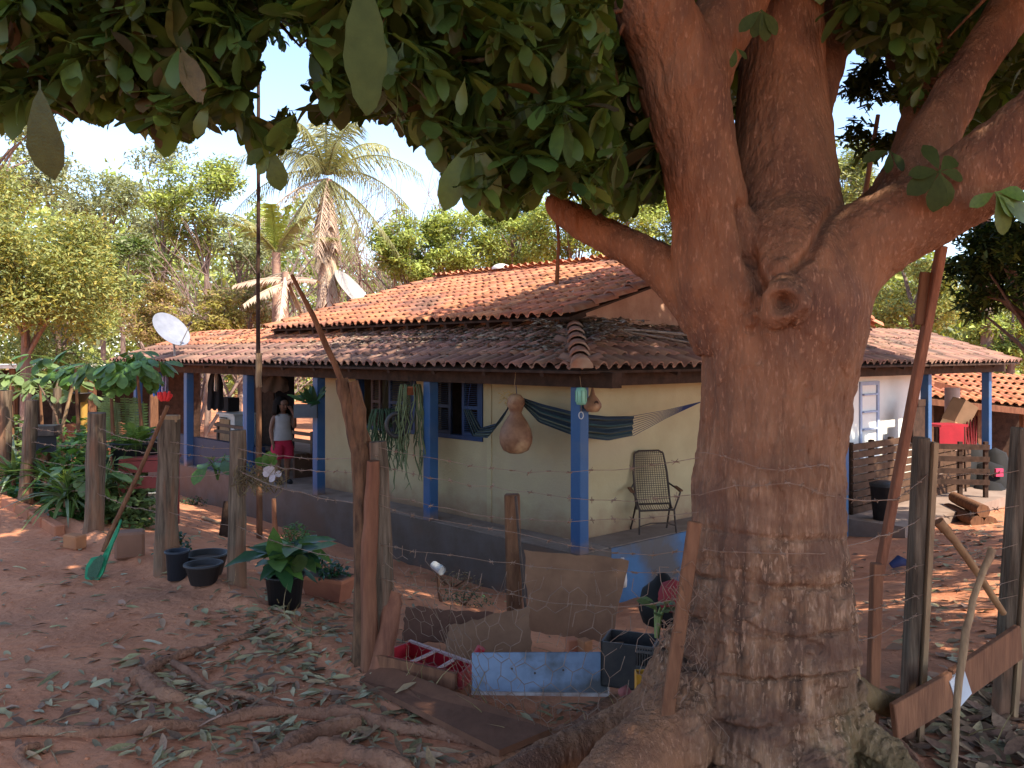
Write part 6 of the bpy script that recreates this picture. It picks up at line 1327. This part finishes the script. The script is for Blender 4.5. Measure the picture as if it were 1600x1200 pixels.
def bare(name, label, px, Y, ptop, wpx, n=9, mat=None, group=None):
    b = GD(px, Y); H_ = P(0, ptop, Y).z-b.z; W = wpx*Y/F; t = thing(name, label, 'bare shrub', b, group); m = MB()
    def grow(p, d, l, r, lv):
        q = [p]
        for k in range(3): d = (d+Vector(RNG.uniform(-.18, .18, 3))).normalized(); q.append(q[-1]+d*l/3)
        m.tube(q, [r, r*.85, r*.7, r*.5], 4 if lv else 6, cap=False)
        if lv < 3:
            for k in range(3 if lv < 2 else 4): i = RNG.integers(1, 4); grow(q[i], (d+Vector(RNG.uniform(-.75, .75, 3))+Vector((0, 0, .15))).normalized(), l*RNG.uniform(.5, .72), r*.55, lv+1)
    for k in range(n): a = RNG.uniform(-1, 1); grow(b+Vector((a*W*.3, RNG.uniform(-.4, .4), 0)), Vector((a*.5, RNG.uniform(-.2, .2), 1)).normalized(), H_*RNG.uniform(.4, .55), .075, 0)
    part('branches', m, mat or T_pink, t); return t
tree('leafy_tree', 'dense yellow green tree at the left edge behind the saplings', 40, 21, 430, 150, 185, 30000, 0.11, L_olive, 34, .16, mat2=L_straw, zmin=-.9)
tree('leafy_tree', 'lower olive tree spilling beside the left tiled roof end', 92, 24, 490, 95, 115, 7980, 0.116, L_olive, 22, .1, mat2=L_green)
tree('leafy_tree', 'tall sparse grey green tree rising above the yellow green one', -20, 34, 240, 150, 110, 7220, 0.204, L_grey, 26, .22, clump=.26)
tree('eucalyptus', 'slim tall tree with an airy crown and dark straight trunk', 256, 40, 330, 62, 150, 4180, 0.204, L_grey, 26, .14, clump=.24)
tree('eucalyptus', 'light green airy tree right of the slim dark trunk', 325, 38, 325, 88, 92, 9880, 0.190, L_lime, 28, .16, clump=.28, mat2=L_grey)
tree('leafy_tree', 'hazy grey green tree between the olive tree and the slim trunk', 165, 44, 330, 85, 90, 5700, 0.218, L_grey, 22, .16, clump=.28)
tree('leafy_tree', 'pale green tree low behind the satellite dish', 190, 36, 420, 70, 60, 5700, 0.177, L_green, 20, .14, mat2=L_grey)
tree('dry_bush', 'brown dry bush behind the left roof ridge', 235, 27, 490, 75, 55, 6840, 0.116, L_brown, 20, .08, mat2=L_straw, catg='bush')
tree('dry_bush', 'straw and olive bush right of the satellite dish', 320, 26, 495, 70, 50, 6460, 0.116, L_straw, 20, .08, mat2=L_brown, catg='bush')
tree('dry_bush', 'olive brown bush behind the tall pole', 392, 28, 480, 60, 55, 4940, 0.122, L_brown, 18, .08, mat2=L_olive, catg='bush')
tree('leafy_tree', 'airy tree with brown twigs left of the palm', 372, 33, 400, 60, 75, 3230, 0.163, L_grey, 20, .1, clump=.22)
for k, (px, ptop, wv, Y, lb) in enumerate([(585, 300, 70, 33, 'bare pinkish shrub right of the coconut palm'), (640, 268, 70, 36, 'tallest bare pinkish shrub against the sky gap'), (690, 320, 60, 37, 'bare shrub behind the bright green bushes'), (395, 330, 70, 34, 'bare twiggy shrub behind the tall pole'), (300, 395, 80, 32, 'bare twiggy shrub behind the dish feed arm')]): bare('bare_shrub', lb, px, Y, ptop, wv, 10)
for k, (px, cy, rx, rz, Y, mt, lb) in enumerate([(640, 393, 62, 66, 31, L_lime, 'bright green bush nearest the dish antenna'), (715, 373, 75, 69, 32, L_lime, 'bright green bush behind the white roof cap'), (800, 368, 80, 74, 33, L_lime, 'broad bright green bush behind the middle of the ridge'), (890, 353, 85, 76, 32, L_lime, 'bright green bush behind the hanging stick'), (980, 333, 85, 74, 33, L_lime, 'tall bright bush under the low branch'), (1060, 338, 70, 84, 34, L_green, 'green bush hidden partly by the trunk')]):
    tree('green_bush', lb, px, Y, cy, rx, rz, 8500, .15, mt, 30, .1, mat2=L_olive, catg='bush')
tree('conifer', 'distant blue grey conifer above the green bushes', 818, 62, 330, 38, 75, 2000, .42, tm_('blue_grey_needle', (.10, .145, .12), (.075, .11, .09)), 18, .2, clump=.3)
L_haze = tm_('hazy_leaf', (.31, .36, .22), (.23, .27, .16))  # distance haze put into a pale leaf colour
# far wood behind everything: one mass nobody could count
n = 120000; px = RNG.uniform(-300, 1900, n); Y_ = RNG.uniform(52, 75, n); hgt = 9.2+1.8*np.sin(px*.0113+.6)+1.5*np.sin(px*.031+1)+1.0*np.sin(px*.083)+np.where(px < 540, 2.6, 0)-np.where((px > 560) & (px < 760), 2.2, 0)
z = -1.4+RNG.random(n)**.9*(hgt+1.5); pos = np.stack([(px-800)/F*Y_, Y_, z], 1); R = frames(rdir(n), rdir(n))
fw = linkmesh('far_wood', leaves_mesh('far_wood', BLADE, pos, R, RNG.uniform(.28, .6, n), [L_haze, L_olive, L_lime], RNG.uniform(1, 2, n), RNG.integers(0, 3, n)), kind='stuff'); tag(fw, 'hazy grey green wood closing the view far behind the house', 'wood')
# right side: near dark tree over the roof, and pale ones beyond
tree('leafy_tree', 'dark glossy tree hanging over the right end of the veranda roof', 1600, 11, 440, 120, 125, 9880, 0.102, L_dark, 30, .12, mat2=L_green, clump=.28, zmin=-.8, ry=1.4, tpx=1720)
tree('leafy_tree', 'dark leafy branch spray seen in the gap between the limbs', 1372, 8.5, 170, 52, 95, 1178, 0.102, L_dark, 14, .05, clump=.3, ry=.6, tpx=1225, limbs=False)
tree('leafy_tree', 'pale yellow green tree far behind the gap between the limbs', 1322, 38, 275, 60, 90, 6840, 0.190, L_olive, 22, .16, mat2=L_grey)
tree('leafy_tree', 'pale sunlit trees beyond the right roof end', 1425, 34, 460, 80, 90, 7220, 0.170, L_olive, 22, .3, mat2=L_straw)
tree('leafy_tree', 'green tree behind the tiled shed at the right edge', 1580, 30, 520, 70, 90, 6840, 0.170, L_lime, 22, .2, mat2=L_green)
tree('leafy_tree', 'tall green tree behind the upper right limbs', 1540, 30, 230, 110, 120, 7980, 0.190, L_green, 26, .25)
0 and tree('leafy_tree', 'fine leaved tree high above the tall pole', 407, 16, 5, 60, 60, 1520, 0.088, L_lime, 16, .08, clump=.3, ry=.8)
# coconut palm with a skirt of dead fronds
def frond(parent, p, az, el, L, mat, droop=1.0, nl=34, lw=.028, ll=.5, hang=.5, name='frond'):
    d = Vector((math.cos(az)*math.cos(el), math.sin(az)*math.cos(el), math.sin(el))); pts = [p+d*L*q-Vector((0, 0, droop*L*q*q*.55)) for q in [i/12 for i in range(13)]]
    m = MB(); m.tube(pts, [.045*(1-.07*i) for i in range(13)], 5, cap=False); side = d.cross(Vector((0, 0, 1))).normalized()
    for i in range(3, nl):
        q = i/nl; p0 = p+d*L*q-Vector((0, 0, droop*L*q*q*.55)); tn = (d-Vector((0, 0, droop*q*1.1))).normalized(); l = ll*(1-.55*abs(q-.4)*1.3)*RNG.uniform(.8, 1.1)
        for sg in (-1, 1):
            a = (side*sg*.85+tn*.6-Vector((0, 0, hang*RNG.uniform(.3, 1.1)))).normalized(); b_ = p0+a*l-Vector((0, 0, l*.18)); mid = p0+a*l*.5; e = tn*lw
            m.add([p0-e, p0+e, mid+e, mid-e, b_], [(0, 1, 2, 3), (3, 2, 4)])
    return part(name, m, mat, parent)
PF = M('palm_frond', (.30, .29, .14), (.20, .21, .09), scale=3, rough=.55, rnd=.25, trans=.3); PD = M('dead_palm_frond', (.56, .43, .33), (.40, .28, .20), scale=4, rough=.8, rnd=.25, trans=.15)
Y = 26; b = GD(508, Y); top = P(512, 280, Y); pt = thing('coconut_palm', 'tall coconut palm with a shaggy skirt of dead fronds', 'palm', b)
m = MB(); m.tube([b-Vector((0, 0, .2)), P(505, 480, Y), P(508, 380, Y), top], [.24, .20, .19, .15], 12, jit=.12); part('trunk', m, M('palm_trunk', (.36, .22, .16), (.24, .14, .10), scale=6, bump=.8, st=(1, 1, 3)), pt)
for k in range(18): az = k*2.399; el = 1.5-1.25*(k/18)**1.1; frond(pt, top+Vector((0, 0, .15)), az, el, 3.5*RNG.uniform(.85, 1.12), PF, droop=.8+.6*k/22, nl=46, lw=.016, ll=.85, hang=1.3)
for k in range(13): frond(pt, top, k*2.399+1.1, RNG.uniform(-.75, -.1), 2.4*RNG.uniform(.8, 1.15), PF if k % 3 else PD, droop=.9, nl=40, lw=.016, ll=.6, hang=1.3)
for k in range(40): az = k*2.399+.4; frond(pt, top-Vector((0, 0, .0+.075*k)), az, -1.38+RNG.uniform(-.1, .22), RNG.uniform(.7, 1.7), PD, droop=.35, ll=.48, hang=1.0, name='dead_frond')
b = GD(432, 25); top = P(432, 395, 25); pt = thing('young_palm', 'young palm with upright yellow green fronds by the tall pole', 'palm', b); m = MB(); m.tube([b-Vector((0, 0, .2)), top], [.16, .12], 9); part('trunk', m, MATS['palm_trunk'], pt)
PY = M('yellow_palm_frond', (.30, .32, .06), (.20, .25, .05), scale=3, rough=.5, rnd=.2, trans=.35)
for k in range(9): frond(pt, top, k*2.399, 1.4-.9*k/9, 2.2, PY if k < 4 else PF, droop=.6, ll=.42)
b = GD(446, 24); top = P(446, 425, 24); pt = thing('dead_palm', 'short withered palm stub with hanging dry fronds left of the coconut palm', 'palm', b); m = MB(); m.tube([b-Vector((0, 0, .2)), top], [.16, .1], 9, jit=.2); part('trunk', m, MATS['palm_trunk'], pt)
for k in range(9): frond(pt, top-Vector((0, 0, .05*k)), k*2.399, RNG.uniform(-1.4, .5), RNG.uniform(1.0, 1.7), PD, droop=.4, ll=.3, hang=1, name='dead_frond')

# ================================================================ fallen leaves
zones = [((250, 1055), 55, 25, 120), ((230, 1085), 60, 15, 90), ((330, 1095), 90, 25, 170), ((420, 1040), 70, 40, 260), ((470, 1000), 60, 30, 260), ((410, 965), 30, 22, 120), ((540, 1090), 60, 35, 260), ((600, 1150), 70, 25, 200), ((380, 1160), 110, 25, 160), ((180, 1120), 110, 18, 110), ((720, 1185), 90, 20, 170), ((500, 945), 60, 25, 200), ((480, 1165), 50, 20, 90), ((860, 1120), 60, 30, 130), ((300, 880), 60, 40, 120),
         ((1500, 1120), 70, 40, 330), ((1570, 1160), 60, 40, 260), ((1580, 1080), 50, 30, 160), ((1540, 850), 60, 20, 260), ((1480, 950), 80, 50, 200), ((120, 840), 30, 10, 40), ((640, 930), 60, 25, 130), ((930, 1170), 40, 20, 60), ((60, 1100), 80, 60, 90), ((150, 950), 140, 60, 110), ((350, 830), 70, 25, 130)]
pp = []
for (zx, zy), sx_, sy_, n in zones:
    for _ in range(int(n*(.5 if zx < 1000 else 1))): pp.append((RNG.normal(zx, sx_), RNG.normal(zy, sy_)))
for _ in range(190): pp.append((RNG.uniform(0, 560), RNG.uniform(880, 1215)))
D = np.linspace(1.6, 16, 1500); out = []
for x, y in pp:
    if y < 780 or y > 1260: continue
    xx = (x-800)/F*D; zz = CZ-(y-HY)/F*D; i = int(np.argmax(zz < gzn(xx, D)))
    if i: out.append((xx[i], D[i]))
ex = np.stack([RNG.uniform(-9, 9, 3500), RNG.uniform(1.2, 13, 3500)], 1)
ex = ex[(RNG.random(3500) < .28*np.exp(-np.abs(ex[:, 1]-np.interp(ex[:, 0], FX, FY)-1.2)/2.2)) & ~((ex[:, 0]*.756+ex[:, 1]*.655 > .78*.756+9.64*.655-.1) & (ex[:, 1] > 9))]
xy = np.concatenate([np.array(out), ex]); n = len(xy); z = gzn(xy[:, 0], xy[:, 1])+.004+RNG.random(n)**2*.022
pos = np.stack([xy[:, 0], xy[:, 1], z], 1); d = rdir(n, -.12, .16); R = frames(d, np.tile([0, 0, 1.], (n, 1))+.42*rdir(n)); s = RNG.uniform(.07, .15, n); rt = xy[:, 0] > 1.2; s[rt] *= 1.15; wid = RNG.uniform(.6, 1.1, n); wid[rt] *= 1.7
dry = (RNG.random(n) < np.where(rt, .8, .44)); vis_ = s/np.maximum(xy[:, 1], .5)*np.where((np.abs(xy[:, 0]/xy[:, 1]) < .6) & (xy[:, 1] > 2.6), 1, 0); order = np.argsort(-vis_); top = order[:300]; rest = np.ones(n, bool); rest[top] = False
pale_l = M('pale_underside_leaf', (.40, .36, .24), (.29, .27, .17), scale=9, rough=.7, rnd=.3, spec=.25)
fm = {}
for mm in (litter_m, litter_dry, pale_l):
    for k in range(3):
        V, Q = leaf_template([(0, .02), (.2, .11), (.5, .155), (.8, .085), (1, .004)], fold=RNG.uniform(.1, .5), curl=RNG.uniform(-.25, .35), wave=RNG.uniform(0, .04)); fm[(mm.name, k)] = npmesh('fallen_leaf', V, Q, mm, smooth=True)
for i in top:
    mm = litter_dry if dry[i] else (pale_l if RNG.random() < .15 else litter_m)
    o = bpy.data.objects.new('fallen_leaf', fm[(mm.name, int(RNG.integers(0, 3)))]); C.objects.link(o); o.parent = ground
    o.matrix_local = Matrix.Translation(Vector(pos[i])) @ Matrix(R[i]).to_4x4() @ Matrix.Diagonal((s[i]*wid[i], s[i], s[i], 1))
mi = np.where(dry, 1, np.where(RNG.random(n) < .15, 2, 0))[rest]
ll = linkmesh('leaf_litter', leaves_mesh('leaf_litter', LANC, pos[rest], R[rest], s[rest], [litter_m, litter_dry, pale_l], wid[rest], mi), kind='stuff'); tag(ll, 'carpet of fallen green and brown leaves over the red dirt', 'leaves')
# twigs and pebbles in the dirt
m = MB()
for k in range(150):
    y = RNG.uniform(2.6, 8); x = RNG.uniform(-.62, .6)*y; p = Vector((x, y, gz(x, y)+.006)); a = RNG.uniform(0, 6.28); l = RNG.uniform(.04, .22); q = p+Vector((math.cos(a)*l, math.sin(a)*l, 0)); q.z = gz(q.x, q.y)+.008; m.tube([p, (p+q)/2+Vector((0, 0, .008)), q], [.003, .0035, .002], 4)
tw = single('ground_twigs', m, wood_light, 'thin dry twigs scattered over the red dirt', 'twigs', kind='stuff')
m = MB()
for k in range(2200):
    y = RNG.uniform(2.5, 7.5); x = RNG.uniform(-.62, .6)*y; r = RNG.uniform(.003, .006)*(1 if k % 6 else 2.1); p = Vector((x, y, gz(x, y))); m.lathe([(.001, -r*.4), (r, 0), (r*.7, r*.5), (.001, r*.7)], p, 6)
single('pebbles', m, dirt, 'small clods and pebbles on the red dirt', 'pebbles', kind='stuff')
# straw grass at the fence foot
n = 900; y = RNG.uniform(3.3, 6.6, n); x = RNG.uniform(-2.6, 2.4, n); k_ = np.abs(y-np.interp(x, FX, FY)) < .22; x, y = x[k_], y[k_]; n = len(x); pos = np.stack([x, y, gzn(x, y)], 1); d = rdir(n, .2, 1); R = frames(d, rdir(n))
g_ = linkmesh('dry_grass', leaves_mesh('dry_grass', STRAP, pos, R, RNG.uniform(.06, .2, n), plant_dry, np.full(n, .35)), kind='stuff'); tag(g_, 'thin dry grass blades along the foot of the fence', 'grass')
# ================================================================ air
HAZE = 0.0
if HAZE:
    me = MB().box((0, 95, 9), (520, 240, 22)).mesh('haze', dirt, Vector((0, 0, 0))); hm = bpy.data.materials.new('haze'); hm.use_nodes = True; nt = hm.node_tree; nt.nodes.remove(nt.nodes['Principled BSDF'])
    pv = nt.nodes.new('ShaderNodeVolumePrincipled'); pv.inputs['Density'].default_value = HAZE; pv.inputs['Color'].default_value = (.92, .94, 1, 1); nt.links.new(pv.outputs[0], nt.nodes['Material Output'].inputs['Volume'])
    me.materials.clear(); me.materials.append(hm); o = bpy.data.objects.new('haze', me); C.objects.link(o); tag(o, 'thin pale haze filling the air', 'haze', kind='stuff')
